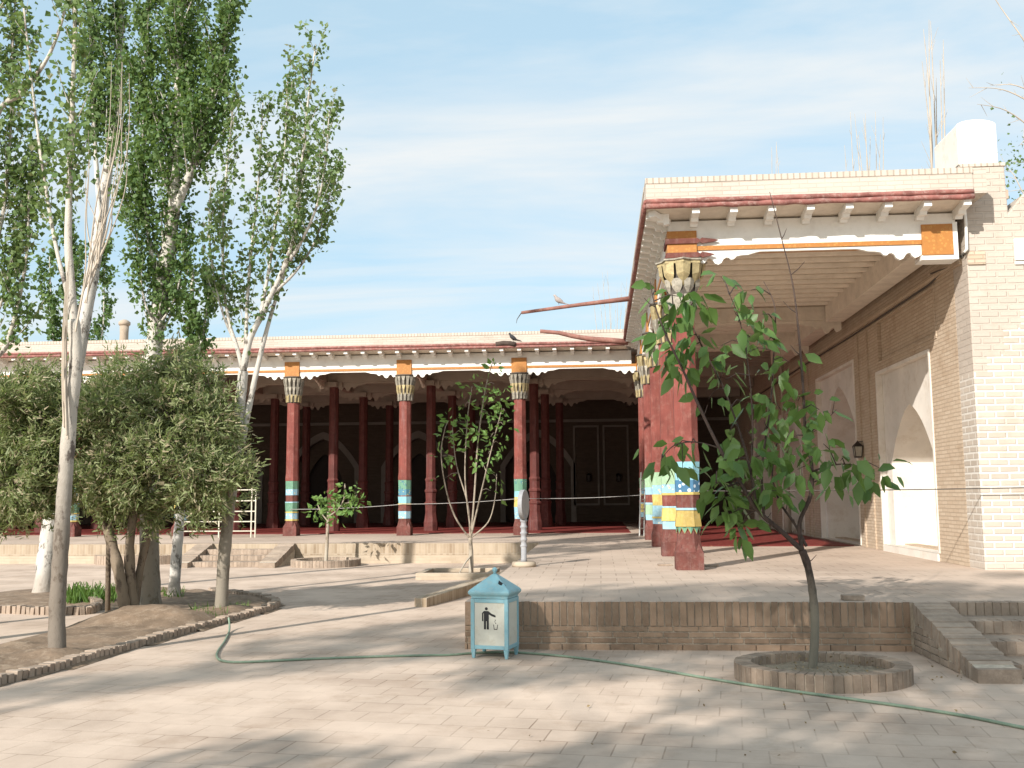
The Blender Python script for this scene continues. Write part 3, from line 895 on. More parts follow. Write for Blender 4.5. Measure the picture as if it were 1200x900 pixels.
# carved dark red clasps on the near corner block
cl = MB()
for zz, a1 in ((5.475, 0.52), (5.255, 0.46)):
    pts = [(WX - .235, zz - .04), (WX + .24, zz - .04), (WX + .27, zz - .02), (WX + .30, zz - .045), (WX + a1 - .03, zz - .02), (WX + a1 + .03, zz), (WX + a1 - .03, zz + .02), (WX + .30, zz + .045), (WX + .27, zz + .02), (WX + .24, zz + .04), (WX - .235, zz + .04)]
    cl.plate([pts], lambda a, z, d: (a, WY - d, z), 0.236, 0.262)
    cl.plate([[(a - WX, z) for a, z in pts if a - WX < .28]], lambda a, z, d: (WX - d, WY + a, z), 0.226, 0.25)
cl.build('carved_clasp', M['red_base'], wing, WB)
for i, yy in enumerate(wy + [29.3]):
    column(wing, WB, WX, yy, [NEAR, SIDE_A, SIDE_B, SIDE_C, SIDE_A][i], 'big' if i == 0 else 'muq', 1, ('cap_yellow', 'cap_stone', 'cap_yellow'), 0.1 * i)
# ceiling with joists along x
ce = MB().box(WX + .17, 5.60, WY + .17, HY + 0.15, 5.80, 5.99)
y = WY + 0.45
while y < HY - .2:
    ce.tube([(WX + .1, y, 5.745), (5.5, y, 5.745)], 0.075, 8)
    y += 0.46
ce.build('ceiling', M['ceiling'], wing, WB)
MB().box(4.98, 5.36, WY + .14, 22.2, 5.34, 5.72).build('wall_beam', M['cream'], wing, WB)
MB().box(4.98, 5.36, 22.6, HY, 5.34, 5.72).build('wall_beam', M['cream'], wing, WB)
for yy in (22.4, 25.85):
    MB().box(WX + .2, 5.36, yy - .14, yy + .14, 5.40, 5.70).build('cross_beam', M['cream'], wing, WB)
    MB().plate([valance_loop(WX + .25, 5.35, 5.398, 1.3)], lambda a, z, d: (a, d, z), yy - .05, yy + .0).build('valance', M['cream'], wing, WB)
MB().box(WX - .3, 6.2, WY - .2, HY + 14, 6.0, 6.14).build('roof', M['mud'], wing, WB)
# brick wall, inner face x = 5.54, with plaster niches
X0 = 5.54
fnw = lambda a, z, d: (d, a, z)
YE = 43.0
panels = [(17.25, 20.45, 0.62, 3.95), (22.25, 26.0, ZP + .02, 4.45), (28.2, 31.4, ZP + .02, 3.95), (33.5, 37.0, ZP + .02, 4.2)]
up_p = [(16.85, 20.25, 4.18, 4.98), (28.0, 31.6, 4.18, 4.98)]
holes = [[(a, z0), (b, z0), (b, z1), (a, z1)] for a, b, z0, z1 in panels + up_p]
MB().plate([[(15.903, 0.3), (YE, 0.3), (YE, 6.0), (15.903, 6.0)]] + holes, fnw, X0, X0 + 0.25).build('inner_wall', M['wall_brick'], wing, WB)
MB().plate([[(15.903, 0.3), (YE, 0.3), (YE, 6.0), (15.903, 6.0)]] + [arch(a + .15, b - .15, z0 + .03, z0 + (z1 - z0) * .55, z1 - .3) for a, b, z0, z1 in panels], fnw, X0 + 0.26, X0 + 0.5).build('inner_wall', M['wall_brick'], wing, WB)
for i, (a, b, z0, z1) in enumerate(panels):
    zs, za = (2.2, 3.22) if i == 0 else (2.75, 4.12) if i == 1 else (2.4, 3.5)
    aa, bb = (a + .28, b - .4) if i == 0 else (a + .2, b - .2)
    lp = arch(aa, bb, z0 + .004, zs, za)
    fr = [(a + .003, z0 + .002), (b - .003, z0 + .002), (b - .003, z1 - .003), (a + .003, z1 - .003)]
    pm = MB().plate([fr, lp], fnw, X0 + 0.10, X0 + 0.255)
    pn = pm.build('arched_niche', M['plaster'], wing, WB)
    # recess walls and back
    n = len(lp)
    vs = [fnw(p[0], p[1], X0 + .2552) for p in lp] + [fnw(p[0], p[1], X0 + 1.0) for p in lp]
    fs = [(i2, (i2 + 1) % n, (i2 + 1) % n + n, i2 + n) for i2 in range(n)] + [tuple(range(n, 2 * n))]
    MB().add(vs, fs).build('niche_recess', M['plaster'], pn, WB).location = (0, 0, 0)
    rim = MB().plate([[(a - .05, z0), (b + .05, z0), (b + .05, z1 + .06), (a - .05, z1 + .06)], [(a + .004, z0 + .001), (b - .004, z0 + .001), (b - .004, z1 - .006), (a + .004, z1 - .006)]], fnw, X0 - .02, X0 + .098)
    rim.build('niche_frame', M['plaster'], pn, WB).location = (0, 0, 0)
for a, b, z0, z1 in up_p:
    MB().box(X0 + .06, X0 + .2, a + .004, b - .004, z0 + .004, z1 - .004).build('brick_panel', M['wall_brick'], wing, WB)
    MB().plate([[(a - .05, z0 - .05), (b + .05, z0 - .05), (b + .05, z1 + .05), (a - .05, z1 + .05)], [(a + .008, z0 + .008), (b - .008, z0 + .008), (b - .008, z1 - .008), (a + .008, z1 - .008)]], fnw, X0 - .012, X0 + .058).build('panel_frame', M['wall_brick'], wing, WB)
MB().box(X0 - .05, X0, 15.5, YE, 5.06, 5.16).build('string_course', M['wall_brick'], wing, WB)
for yy in (21.0, 21.75, 26.9, 27.4):
    MB().box(X0 - .03, X0, yy, yy + .07, ZP, 5.055).build('wall_rib', M['wall_brick'], wing, WB)
MB().box(X0 - .035, X0, 17.25, 20.45, ZP - .1, .615).build('niche_sill', M['plaster'], wing, WB)
# front face of the wall and its return to the right
fr = MB().plate([[(X0, 0.3), (8.6, 0.3), (8.6, 5.95), (7.6, 6.35), (6.75, 6.27), (6.40, 6.05), (6.18, 5.78), (6.165, 6.50), (X0, 6.50)]], lambda a, z, d: (a, d, z), 15.296, 15.9)
fr.build('front_wall', M['front_brick'], wing, WB, bevel=0.02)
MB().box(X0 + .52, 8.6, 15.903, 16.2, .3, 5.7).build('front_wall', M['front_brick'], wing, WB)
MB().box(5.502, 5.70, WY - .70, WY - .2, 5.953, 6.33).build('parapet', M['parapet'], wing, WB)
MB().box(X0 - .02, 6.18, 15.28, 15.96, 6.502, 6.56).build('coping', M['coping'], wing, WB, bevel=.01)
# chimney block with rounded top
pts = []
for i in range(13):
    th = math.pi * i / 12
    pts.append((5.80 + 0.29 * math.cos(th), 7.17 + 0.09 * math.sin(th)))
cb = MB().plate([[(5.51, 6.561)] [:0] + [(6.09, 6.561)] + pts + [(5.51, 6.561)]], lambda a, z, d: (a, d, z), 15.33, 16.35)
cb.build('chimney', M['plaster'], wing, WB, bevel=0.03)
MB().box(6.22, 6.95, 15.24, 15.295, 5.04, 5.37).box(6.22, 6.95, 15.27, 15.295, 4.98, 5.039).build('white_panel', M['white'], wing, WB, bevel=.01)
MB().box(5.545, 5.80, 15.27, 15.295, 5.0, 5.2).build('patch_brick', M['wall_brick'], wing, WB)
MB().tube([aty(1123, 197, 15.22), aty(1129, 228, 15.22), aty(1132, 262, 15.22), aty(1133, 292, 15.22), aty(1130, 296, 15.24)], 0.022, 8).build('drain_pipe', M['white'], wing, WB, smooth=True)
MB().tube([(5.52, 15.28, 5.2), (5.49, 17, 5.03), (5.49, 22, 5.0), (5.49, 28, 5.03), (5.49, 36, 5.0)], 0.016, 6).build('cable', M['cable'], wing, WB, smooth=True)
MB().tube([(5.535, 15.4, 5.16), (5.50, 16.0, 5.12), (5.49, 16.8, 5.2)], 0.012, 6).build('cable', M['cable'], wing, WB, smooth=True)

# wall lantern by the first niche
lp = Vector((5.40, 21.75, 2.5))
l = thing('wall_lantern', 'old square lantern with iron frame on the brick pier between the two arched niches', 'lantern', lp)
MB().lathe([(0.11, lp.z - .15), (0.15, lp.z + .12)], 4, (lp.x, lp.y)).build('glass', M['glass_old'], l, lp)
f = MB()
for k in range(4):
    a = math.pi / 4 + k * math.pi / 2
    f.tube([(lp.x + .115 * math.cos(a), lp.y + .115 * math.sin(a), lp.z - .17), (lp.x + .157 * math.cos(a), lp.y + .157 * math.sin(a), lp.z + .14)], .012, 5)
f.lathe([(0.17, lp.z + .12), (0.16, lp.z + .15), (0.05, lp.z + .24), (0.0, lp.z + .3)], 4, (lp.x, lp.y))
f.lathe([(0.12, lp.z - .19), (0.12, lp.z - .15)], 4, (lp.x, lp.y))
f.box(lp.x, X0, lp.y - .02, lp.y + .02, lp.z + .24, lp.z + .27)
f.build('frame', M['iron'], l, lp)
l.scale = (.75, .75, .75); l.location.x = 5.43

# ------------------------------------------------------------------ poles and spouts on the roof edge
def log(name, label, cat, pts, r0_, r1_, mat, n=10):
    mb = MB()
    P = [Vector(p) for p in pts]
    k = len(P)
    mb.tube(P, [r0_ + (r1_ - r0_) * i / (k - 1) for i in range(k)], n)
    o = mb.build(name, M[mat], None, P[0], smooth=True)
    return tag(o, label, cat)


YS = 22.0
pa, pb_, pc = aty(742, 349.5, YS), aty(680, 357, YS), aty(611, 366.5, YS)
lg = log('roof_pole', 'long straight red pole sticking out over the courtyard from the portico eave, bird on it', 'pole', [pa, (pa + pb_) / 2, pb_, pc], 0.058, 0.035, 'log')
tp = MB().tube([pc, aty(606, 374, YS), aty(605, 379, YS)], [.012, .008, .004], 5)
o_ = tp.build('tip_wire', M['cable'], lg, pc); o_.location = (pc.x - pa.x, pc.y - pa.y, pc.z - pa.z)
YS2 = 27.6
q = [aty(736, 401, YS2), aty(715, 399, YS2), aty(690, 397, YS2), aty(672, 394, YS2), aty(655, 390, YS2), aty(633, 388, YS2)]
log('roof_pole', 'bent brown drain log lying out from the inner corner above the hall roof edge', 'pole', q, 0.085, 0.05, 'log')
YS3 = 28.55
q = [aty(604, 404, YS3), aty(598, 402.5, YS3), aty(590, 402, YS3), aty(581, 403.5, YS3)]
sp_ = log('roof_spout', 'short dark wooden spout lying on the hall eave above the middle column', 'spout', q, 0.075, 0.065, 'log_dark')


def bird(loc, face, mat, label):
    root = thing('bird', label, 'bird', loc)
    x, y, z = loc
    body = MB()
    n = 10
    prof = [(-0.15, .012, -.02), (-0.10, .02, 0.0), (-0.05, .045, .03), (0.0, .058, .06), (.04, .055, .09), (.065, .036, .13), (.075, .03, .15), (.09, .03, .17), (.108, .018, .175), (.125, .004, .168)]
    body.tube([(x + face * a, y, z + .03 + c) for a, r, c in prof], [r for a, r, c in prof], n)
    body.build('body', M[mat], root, loc, smooth=True)
    MB().tube([(x, y - .02, z), (x + face * .01, y - .02, z + .06)], .005, 5).build('leg', M['iron'], root, loc)
    MB().tube([(x, y + .02, z), (x + face * .01, y + .02, z + .06)], .005, 5).build('leg', M['iron'], root, loc)
    MB().hexa([(x - face * .24, y - .02, z - .015), (x - face * .24, y + .02, z - .015), (x - face * .1, y + .015, z + .02), (x - face * .1, y - .015, z + .02)],
              [(x - face * .24, y - .02, z - .007), (x - face * .24, y + .02, z - .007), (x - face * .1, y + .015, z + .034), (x - face * .1, y - .015, z + .034)]).build('tail', M[mat], root, loc)
    return root


pbird = aty(655, 358.5, YS); bird((pbird.x, pbird.y, pbird.z + 0.035), -1, 'dove', 'small grey dove perched on the long straight red pole')
pb2 = aty(601, 402, YS3); bird((pb2.x, pb2.y, pb2.z + 0.075), -1, 'dove_dark', 'dark bird perched on the short dark spout of the hall eave')

# roof post at the left
pz = aty(145, 404, 33.0)
h = 1.35
rp = thing('roof_post', 'weathered mud post with a knob on top, standing on the hall roof at the left', 'post', (pz.x, 33.0, 6.0))
MB().lathe([(0.17, 6.0), (0.15, 6.5), (0.145, 7.3), (0.155, 7.55)], 12, (pz.x, 33.0)).build('shaft', M['mud'], rp, rp.location, smooth=True)
MB().lathe([(0.155, 7.552), (0.20, 7.6), (0.20, 7.68), (0.14, 7.73), (0.07, 7.77)], 12, (pz.x, 33.0)).build('knob', M['mud'], rp, rp.location, smooth=True)

# ------------------------------------------------------------------ litter bin
fl_, fr_ = atz(551, 771.5), atz(596, 773)
ang = math.atan2(fr_.y - fl_.y, fr_.x - fl_.x) - math.radians(4)
wB, dB = (fr_ - fl_).length, 0.36
bx = fl_.lerp(fr_, 0.5) + Vector((-math.sin(ang), math.cos(ang), 0)) * dB / 2
BI = thing('litter_bin', 'light blue metal litter bin with cream panels and pyramid lid, by the terrace corner', 'litter bin', bx)
BI.rotation_euler = (0, 0, ang)
w, dd = wB / 2, dB / 2
def bl(mb, name, mat, parent=BI, bev=0.004, smooth=False):
    return mb.build(name, M[mat], parent, (0, 0, 0), smooth, bev)
for sx in (-1, 1):
    for sy in (-1, 1):
        x_, y_ = sx * (w - .025), sy * (dd - .025)
        bl(MB().hexa([(x_ - .013, y_ - .013, 0), (x_ + .013, y_ - .013, 0), (x_ + .013, y_ + .013, 0), (x_ - .013, y_ + .013, 0)],
                     [(x_ - .024, y_ - .024, .09), (x_ + .024, y_ - .024, .09), (x_ + .024, y_ + .024, .09), (x_ - .024, y_ + .024, .09)]), 'leg', 'bin_blue')
zb0, zb1 = 0.09, 0.585
fr = MB()
for sx in (-1, 1):
    for sy in (-1, 1):
        x_, y_ = sx * (w - .02), sy * (dd - .02)
        fr.box(x_ - .02, x_ + .02, y_ - .02, y_ + .02, zb0, zb1)
for sy in (-1, 1):
    y_ = sy * (dd - .019)
    fr.box(-w + .04, w - .04, y_ - .018, y_ + .018, zb0 + .002, zb0 + .038); fr.box(-w + .04, w - .04, y_ - .018, y_ + .018, zb1 - .04, zb1 - .002)
for sx in (-1, 1):
    x_ = sx * (w - .019)
    fr.box(x_ - .018, x_ + .018, -dd + .04, dd - .04, zb0 + .002, zb0 + .038); fr.box(x_ - .018, x_ + .018, -dd + .04, dd - .04, zb1 - .04, zb1 - .002)
fr.box(-w + .03, w - .03, -dd + .03, dd - .03, zb0 + .003, zb0 + .012)
bl(fr, 'frame', 'bin_blue')
for nm, a in (('f', 0), ('b', 1), ('l', 2), ('r', 3)):
    mb = MB()
    if a < 2:
        y_ = (-dd + .012) if a == 0 else (dd - .012)
        mb.box(-w + .04, w - .04, y_ - .003, y_ + .003, zb0 + .038, zb1 - .04)
    else:
        x_ = (-w + .012) if a == 2 else (w - .012)
        mb.box(x_ - .003, x_ + .003, -dd + .04, dd - .04, zb0 + .038, zb1 - .04)
    p_ = bl(mb, 'panel', 'bin_panel', bev=0)
    if a == 0:
        ic = MB()
        yi = -dd + .0085
        def pl(loop): ic.plate([loop], lambda a_, z, d: (a_, d, z), yi - .0012, yi)
        cx, z0 = -.012, 0.0
        # figure dropping litter: head, torso with arms, legs
        hc = (cx - .02, .487)
        pl([(hc[0] + .0155 * math.cos(i * math.pi / 8), hc[1] + .0155 * math.sin(i * math.pi / 8)) for i in range(16)])
        pl([(cx - .055, .455), (cx - .045, .465), (cx + .0, .465), (cx + .035, .44), (cx + .075, .425), (cx + .079, .41), (cx + .072, .405), (cx + .03, .418), (cx + .006, .432), (cx + .006, .37), (cx + .006, .285), (cx - .016, .285), (cx - .016, .365), (cx - .024, .365), (cx - .024, .285), (cx - .046, .285), (cx - .046, .44), (cx - .052, .44), (cx - .052, .365), (cx - .066, .365), (cx - .066, .445)])
        # basket outline
        pl([(cx + .052, .335), (cx + .058, .335), (cx + .065, .292), (cx + .089, .292), (cx + .096, .335), (cx + .102, .335), (cx + .094, .285), (cx + .06, .285)])
        for u, v_ in ((.070, .362), (.078, .348), (.074, .378)):
            pl([(cx + u - .005, v_ - .004), (cx + u + .004, v_ - .005), (cx + u + .005, v_ + .003), (cx + u - .003, v_ + .005)])
        ic.build('litter_symbol', M['black'], p_, (0, 0, 0))
ld = MB().lathe([((w - .005) * 1.414, zb1), ((w - .005) * 1.414, zb1 + .02), ((w + .02) * 1.414, zb1 + .045), ((w + .024) * 1.414, zb1 + .065), ((w + .01) * 1.414, zb1 + .085), (w * .55 * 1.414, zb1 + .165), (.05, zb1 + .222), (.028, zb1 + .235)], 4, (0, 0), math.pi / 4)
ld.v = [(x_, y_ * dd / w * 1.0, z_) for x_, y_, z_ in ld.v]
lid = bl(ld, 'lid', 'bin_blue', bev=.006)
MB().lathe([(.02, zb1 + .234), (.014, zb1 + .25), (.024, zb1 + .262), (.028, zb1 + .275), (.022, zb1 + .292), (.006, zb1 + .30)], 12).build('finial', M['bin_blue'], lid, (0, 0, 0), True)
# dark slot on the right part of the front slope
A_ = Vector((w * .42, -dd * .62, zb1 + .158)); Bq = Vector((w * .80, -dd * .62, zb1 + .108))
nv = Vector((0, -.5, .8)).normalized()
MB().obox((A_ + Bq) / 2 + Vector((0, -.012, 0.004)), (Bq - A_) / 2, Vector((0, 0.012, 0.012)), nv * .006).build('slot', M['black'], lid, (0, 0, 0))

# ------------------------------------------------------------------ sign stand
sp0 = atz(614, 664, ZP)
sg = thing('sign_stand', 'grey turned sign post on a round tan base at the terrace edge', 'sign', sp0)
sg.rotation_euler = (0, 0, 0)
MB().lathe([(0.185, 0), (0.195, .03), (0.185, .075), (0.06, .08)], 24).build('base', M['terrace_brick2'], sg, (0, 0, 0), True)
pf = [(0.06, .08), (0.045, .12), (0.045, .3)]
z = .3
while z < .72:
    pf += [(0.045, z), (0.06, z + .02), (0.06, z + .035), (0.045, z + .05)]
    z += .10
pf += [(0.04, .75), (0.05, .80)]
MB().lathe(pf, 12).build('post', M['grey'], sg, (0, 0, 0), True)
pn = MB()
lpn = [(.0 + .27 * math.cos(i * math.pi / 16) * (1), .98 + .235 * math.sin(i * math.pi / 16) * 1.0) for i in range(32)]
pn.plate([lpn], lambda a_, z_, d: (d, a_, z_), -.035, .035)
po = pn.build('panel', M['grey'], sg, (0, 0, 0), False, .008); po.rotation_euler = (0, 0, math.radians(-9))

# ------------------------------------------------------------------ ladder, barrier, ropes, hose, loose brick
lz = aty(752, 628, 28.1)
ld = thing('ladder', 'narrow white ladder leaning on the inner corner column', 'ladder', (lz.x, 28.1, ZP))
rails = []
for sx in (-.13, .13):
    MB().tube([(sx * .5, sx * .8, 0), (sx * .5 + .1, sx * .8 + .5, 1.75)], .02, 6)  .build('rail', M['white'], ld, (0, 0, 0))
for i in range(6):
    u = .12 + .15 * i
    MB().tube([(-.065 + .1 * u, -.104 + .5 * u, 1.75 * u), (.065 + .1 * u, .104 + .5 * u, 1.75 * u)], .014, 6).build('rung', M['white'], ld, (0, 0, 0))
p0, p1 = aty(214, 626, 28.2), aty(299, 627, 28.2)
bar = thing('metal_barrier', 'cream tubular barrier on the hall terrace behind the juniper', 'barrier', (p0.x, 28.2, ZP))
wd = p1.x - p0.x
for xx in (0, wd * .5, wd - .12, wd):
    MB().tube([(xx, 0, 0), (xx, 0, 1.40)], .022, 8).build('upright', M['cream_metal'], bar, (0, 0, 0))
for zz in (.18, .45, .74, 1.04, 1.35):
    MB().tube([(0, 0, zz), (wd, 0, zz)], .017, 6).build('crossbar', M['cream_metal'], bar, (0, 0, 0))


def sag(a, b, s, n=10):
    return [Vector(a).lerp(Vector(b), i / n) - Vector((0, 0, s * 4 * (i / n) * (1 - i / n))) for i in range(n + 1)]


rp_ = MB()
zl = [1.27, 1.40, 1.54, 1.62]
for i in range(3):
    rp_.tube(sag((hx[i], HY - .2, zl[i]), (hx[i + 1], HY - .2, zl[i + 1]), .04), .007, 5)
tag(rp_.build('rope', M['rope'], None, (hx[0], HY, 0)), 'thin pale rope strung along the hall columns', 'rope')
rp_ = MB().tube(sag((WX + .18, 15.2, 1.66), (8.6, 15.1, 1.72), .03, 14), .008, 5)
tag(rp_.build('rope', M['cable'], None, (WX, 15.2, 0)), 'thin dark line stretched from the near painted column past the right brick wall', 'rope')

hp = [(268, 724, .14), (269, 733, .06), (268, 742, .012), (263, 752, .012), (256, 762, .012), (254, 769, .012), (259, 774, .012), (275, 776, .012), (310, 775, .012), (370, 772, .012), (440, 769.5, .012), (500, 768, .012), (528, 767.5, .012), (560, 765, .012), (600, 764.5, .012), (650, 768, .012), (700, 774, .012), (760, 783, .012), (830, 795, .012), (900, 806, .012), (980, 817, .012), (1060, 828, .012), (1130, 839, .012), (1200, 853, .012), (1300, 872, .012)]
P = [atz(x_, y_, z_) for x_, y_, z_ in hp]
# smooth with Catmull-Rom
Q = []
for i in range(len(P) - 1):
    a, b_, c_, d_ = P[max(i - 1, 0)], P[i], P[i + 1], P[min(i + 2, len(P) - 1)]
    for k in range(5):
        u = k / 5
        Q.append(0.5 * ((2 * b_) + (c_ - a) * u + (2 * a - 5 * b_ + 4 * c_ - d_) * u * u + (3 * b_ - a - 3 * c_ + d_) * u ** 3))
Q.append(P[-1])
for v in Q: v.z = max(v.z, .013)
tag(MB().tube(Q, .0125, 8).build('garden_hose', M['hose'], None, P[0], True), 'long green garden hose lying across the paved courtyard', 'hose')

bp = atz(1001, 704, ZP)
bk = MB().box(-.11, .11, -.06, .06, 0, .055).build('loose_brick', M['brick_pale'], None, (0, 0, 0), bevel=.006)
bk.location = (bp.x, bp.y + .06, ZP + .001); bk.rotation_euler = (0, 0, .05)
tag(bk, 'single loose brick lying on the terrace edge above the round planter', 'brick')
for i, px in enumerate((779, 833)):
    pp = atz(px, 664 if i else 663, ZP)
    bk = MB().box(-.11, .11, -.07, .07, 0, .03).build('flat_brick', M['brick_pale'], None, (0, 0, 0), bevel=.006)
    bk.location = (pp.x, pp.y, ZP + .001); bk.rotation_euler = (0, 0, .1 - .3 * i)
    tag(bk, 'flat brick on the terrace at the %s foot of the near painted column' % ('right' if i else 'left'), 'brick')

# ------------------------------------------------------------------ planters
def ring_planter(name, label, c, R, h, th, nb, soil_z, mat, squash=1.0):
    root = thing(name, label, 'planter', c)
    mb = MB()
    for k in range(nb):
        a0_ = 2 * math.pi * k / nb; a1_ = 2 * math.pi * (k + .9) / nb
        ro = R + random.uniform(-.004, .004); ri = R - th; zt = h + random.uniform(-.003, .003)
        def P2(r, a): return (r * math.cos(a), r * math.sin(a) * squash)
        q = [P2(ro, a0_), P2(ro, a1_), P2(ri, a1_), P2(ri, a0_)]
        mb.hexa([(*p, -.01) for p in q], [(*p, zt) for p in q])
    mb.build('brick_ring', M[mat], root, (0, 0, 0), False, .006)
    core = MB()
    n = 48
    out = [((R - .012) * math.cos(2 * math.pi * i / n), (R - .012) * math.sin(2 * math.pi * i / n) * squash) for i in range(n)]
    inn = [((R - th + .008) * math.cos(2 * math.pi * i / n), (R - th + .008) * math.sin(2 * math.pi * i / n) * squash) for i in range(n)]
    core.plate([out, inn], lambda a, b_, d: (a, b_, d), -.01, h - .012)
    core.build('mortar_ring', M['mortar'], root, (0, 0, 0))
    so = MB()
    rr = [0, .25, .5, .75, .92, 1.0]
    vs, fs = [(0, 0, soil_z + .04)], []
    for r_ in rr[1:]:
        for i in range(n):
            a = 2 * math.pi * i / n
            vs.append(((R - th) * r_ * math.cos(a), (R - th) * r_ * math.sin(a) * squash, soil_z + .04 * (1 - r_) + random.uniform(-.012, .012)))
    for i in range(n):
        fs.append((0, 1 + i, 1 + (i + 1) % n))
        for j in range(len(rr) - 2):
            b0 = 1 + j * n; b1 = b0 + n
            fs.append((b0 + i, b1 + i, b1 + (i + 1) % n, b0 + (i + 1) % n))
    so.add(vs, fs).build('soil', M['grit'], root, (0, 0, 0), True)
    return root


rc = Vector((1.90, 9.18, 0))
ring_planter('round_planter', 'large round brick planter around the dark leafy sapling in front of the terrace', rc, 0.75, 0.145, 0.15, 62, 0.06, 'brick_ring', 0.88)
c2 = atz(382, 663); c2.z = 0
ring_planter('round_planter', 'round pale brick planter around the small bushy sapling by the hall stairs', c2, 0.82, 0.16, 0.13, 60, 0.08, 'brick_pale')
c3 = atz(170, 659); c3.z = 0
ring_planter('round_planter', 'round brick planter half hidden behind the juniper trunks', c3, 1.2, 0.22, 0.13, 70, 0.12, 'brick_pale')
c4 = atz(4, 656); c4.z = 0
ring_planter('round_planter', 'round brick planter of low green plants at the left edge', c4, 0.95, 0.22, 0.13, 60, 0.16, 'brick_pale')
# square planter of the middle sapling
a = atz(538, 676); a.z = 0
sqp = thing('square_planter', 'low square pale planter around the tall thin sapling', 'planter', a)
for (x0, x1, y0, y1) in ((-.75, .75, -.75, -.62), (-.75, .75, .62, .75), (-.75, -.62, -.619, .619), (.62, .75, -.619, .619)):
    MB().box(x0, x1, y0, y1, -.01, .13).build('kerb_side', M['terrace_brick2'], sqp, (0, 0, 0), bevel=.012)
MB().box(-.62, .62, -.62, .62, -.01, .05).build('soil', M['soil'], sqp, (0, 0, 0))

# ------------------------------------------------------------------ soil bed with brick edging
def catmull(P, n=8):
    Q = []
    for i in range(len(P) - 1):
        a, b_, c_, d_ = P[max(i - 1, 0)], P[i], P[i + 1], P[min(i + 2, len(P) - 1)]
        for k in range(n):
            u = k / n
            Q.append(0.5 * ((2 * b_) + (c_ - a) * u + (2 * a - 5 * b_ + 4 * c_ - d_) * u * u + (3 * b_ - a - 3 * c_ + d_) * u ** 3))
    return Q + [P[-1]]


front = [atz(-120, 835), atz(0, 804), atz(75, 785), atz(150, 763), atz(220, 743), atz(280, 727), atz(318, 716), atz(328, 709), atz(312, 702), atz(285, 698), atz(250, 694)]
front = catmull(front, 8)
def edging(path, h, th, bw, mat, name, label):
    mb = MB()
    L = [0]
    for i in range(1, len(path)): L.append(L[-1] + (path[i] - path[i - 1]).length)
    def at(s):
        for i in range(1, len(L)):
            if L[i] >= s:
                u = (s - L[i - 1]) / max(L[i] - L[i - 1], 1e-6)
                return path[i - 1].lerp(path[i], u), (path[i] - path[i - 1]).normalized()
        return path[-1], (path[-1] - path[-2]).normalized()
    s = 0
    while s < L[-1] - bw:
        p, d = at(s + bw / 2)
        nrm = Vector((-d.y, d.x, 0))
        hh = h + random.uniform(-.012, .012)
        mb.obox(p + nrm * (th / 2 + random.uniform(-.008, .008)) + Vector((0, 0, hh / 2 - .01)), d * (bw / 2 - .009), nrm * th / 2, Vector((random.uniform(-.006, .006), random.uniform(-.006, .006), hh / 2 + .01)))
        s += bw
    o = mb.build(name, M[mat], None, path[0], False, .006)
    return tag(o, label, 'edging')


edging(front, .085, .13, .085, 'brick_pale', 'brick_edging', 'curved edging of upright bricks along the front of the bare soil bed')
back_path = catmull([atz(-60, 719), atz(0, 719), atz(60, 721), atz(105, 720), atz(120, 713), atz(112, 706)], 8)
edging(back_path, .11, .13, .085, 'brick_pale', 'brick_edging', 'short edging of upright bricks behind the front poplar, along the pale path')
# soil surface: grid with ridges; outline from the edging and the path side
inner = [atz(250, 694), atz(200, 690), atz(150, 692), atz(135, 706), atz(150, 712), atz(120, 724), atz(60, 742), atz(0, 756), atz(-120, 785)]
outline = [(p.x, p.y) for p in front] + [(p.x, p.y) for p in inner]
def inside(x, y, poly):
    c = False
    for i in range(len(poly)):
        x1, y1 = poly[i]; x2, y2 = poly[i - 1]
        if (y1 > y) != (y2 > y) and x < (x2 - x1) * (y - y1) / (y2 - y1) + x1: c = not c
    return c
def edist(x, y, poly):
    m_ = 9
    for i in range(len(poly)):
        a = Vector((*poly[i - 1], 0)); b_ = Vector((*poly[i], 0)); p = Vector((x, y, 0))
        ab = b_ - a; u = max(0, min(1, (p - a).dot(ab) / max(ab.length_squared, 1e-9)))
        m_ = min(m_, (p - a - ab * u).length)
    return m_
from mathutils import noise as mn
mounds = [(atz(160, 731), .55, .17), (atz(68, 775), .35, .06), (atz(200, 735), .5, .13), (atz(259, 722), .4, .07)]
so = MB()
xs = [p[0] for p in outline]; ys = [p[1] for p in outline]
st = 0.09
idx = {}
nx = int((max(xs) - min(xs)) / st) + 2; ny = int((max(ys) - min(ys)) / st) + 2
vs, fs = [], []
for i in range(nx):
    for j in range(ny):
        x_, y_ = min(xs) + i * st, min(ys) + j * st
        d = edist(x_, y_, outline); ins = inside(x_, y_, outline)
        if not ins and d > st * 1.0: continue
        z_ = 0.012 + (0.05 * mn.noise(Vector((x_ * 1.7, y_ * 1.7, 3))) + .03 * mn.noise(Vector((x_ * 6, y_ * 6, 1))) + .045) * min(1, d / .3)
        for c_, r_, hh in mounds:
            z_ += hh * math.exp(-((x_ - c_.x) ** 2 + (y_ - c_.y) ** 2) / r_ ** 2)
        z_ = max(z_, .006) if ins else .004
        idx[i, j] = len(vs); vs.append((x_, y_, z_))
for i in range(nx - 1):
    for j in range(ny - 1):
        k_ = [(i, j), (i + 1, j), (i + 1, j + 1), (i, j + 1)]
        if all(q_ in idx for q_ in k_): fs.append(tuple(idx[q_] for q_ in k_))
tag(so.add(vs, fs).build('soil_bed', M['soil'], None, (0, 0, 0), True), kind='structure')
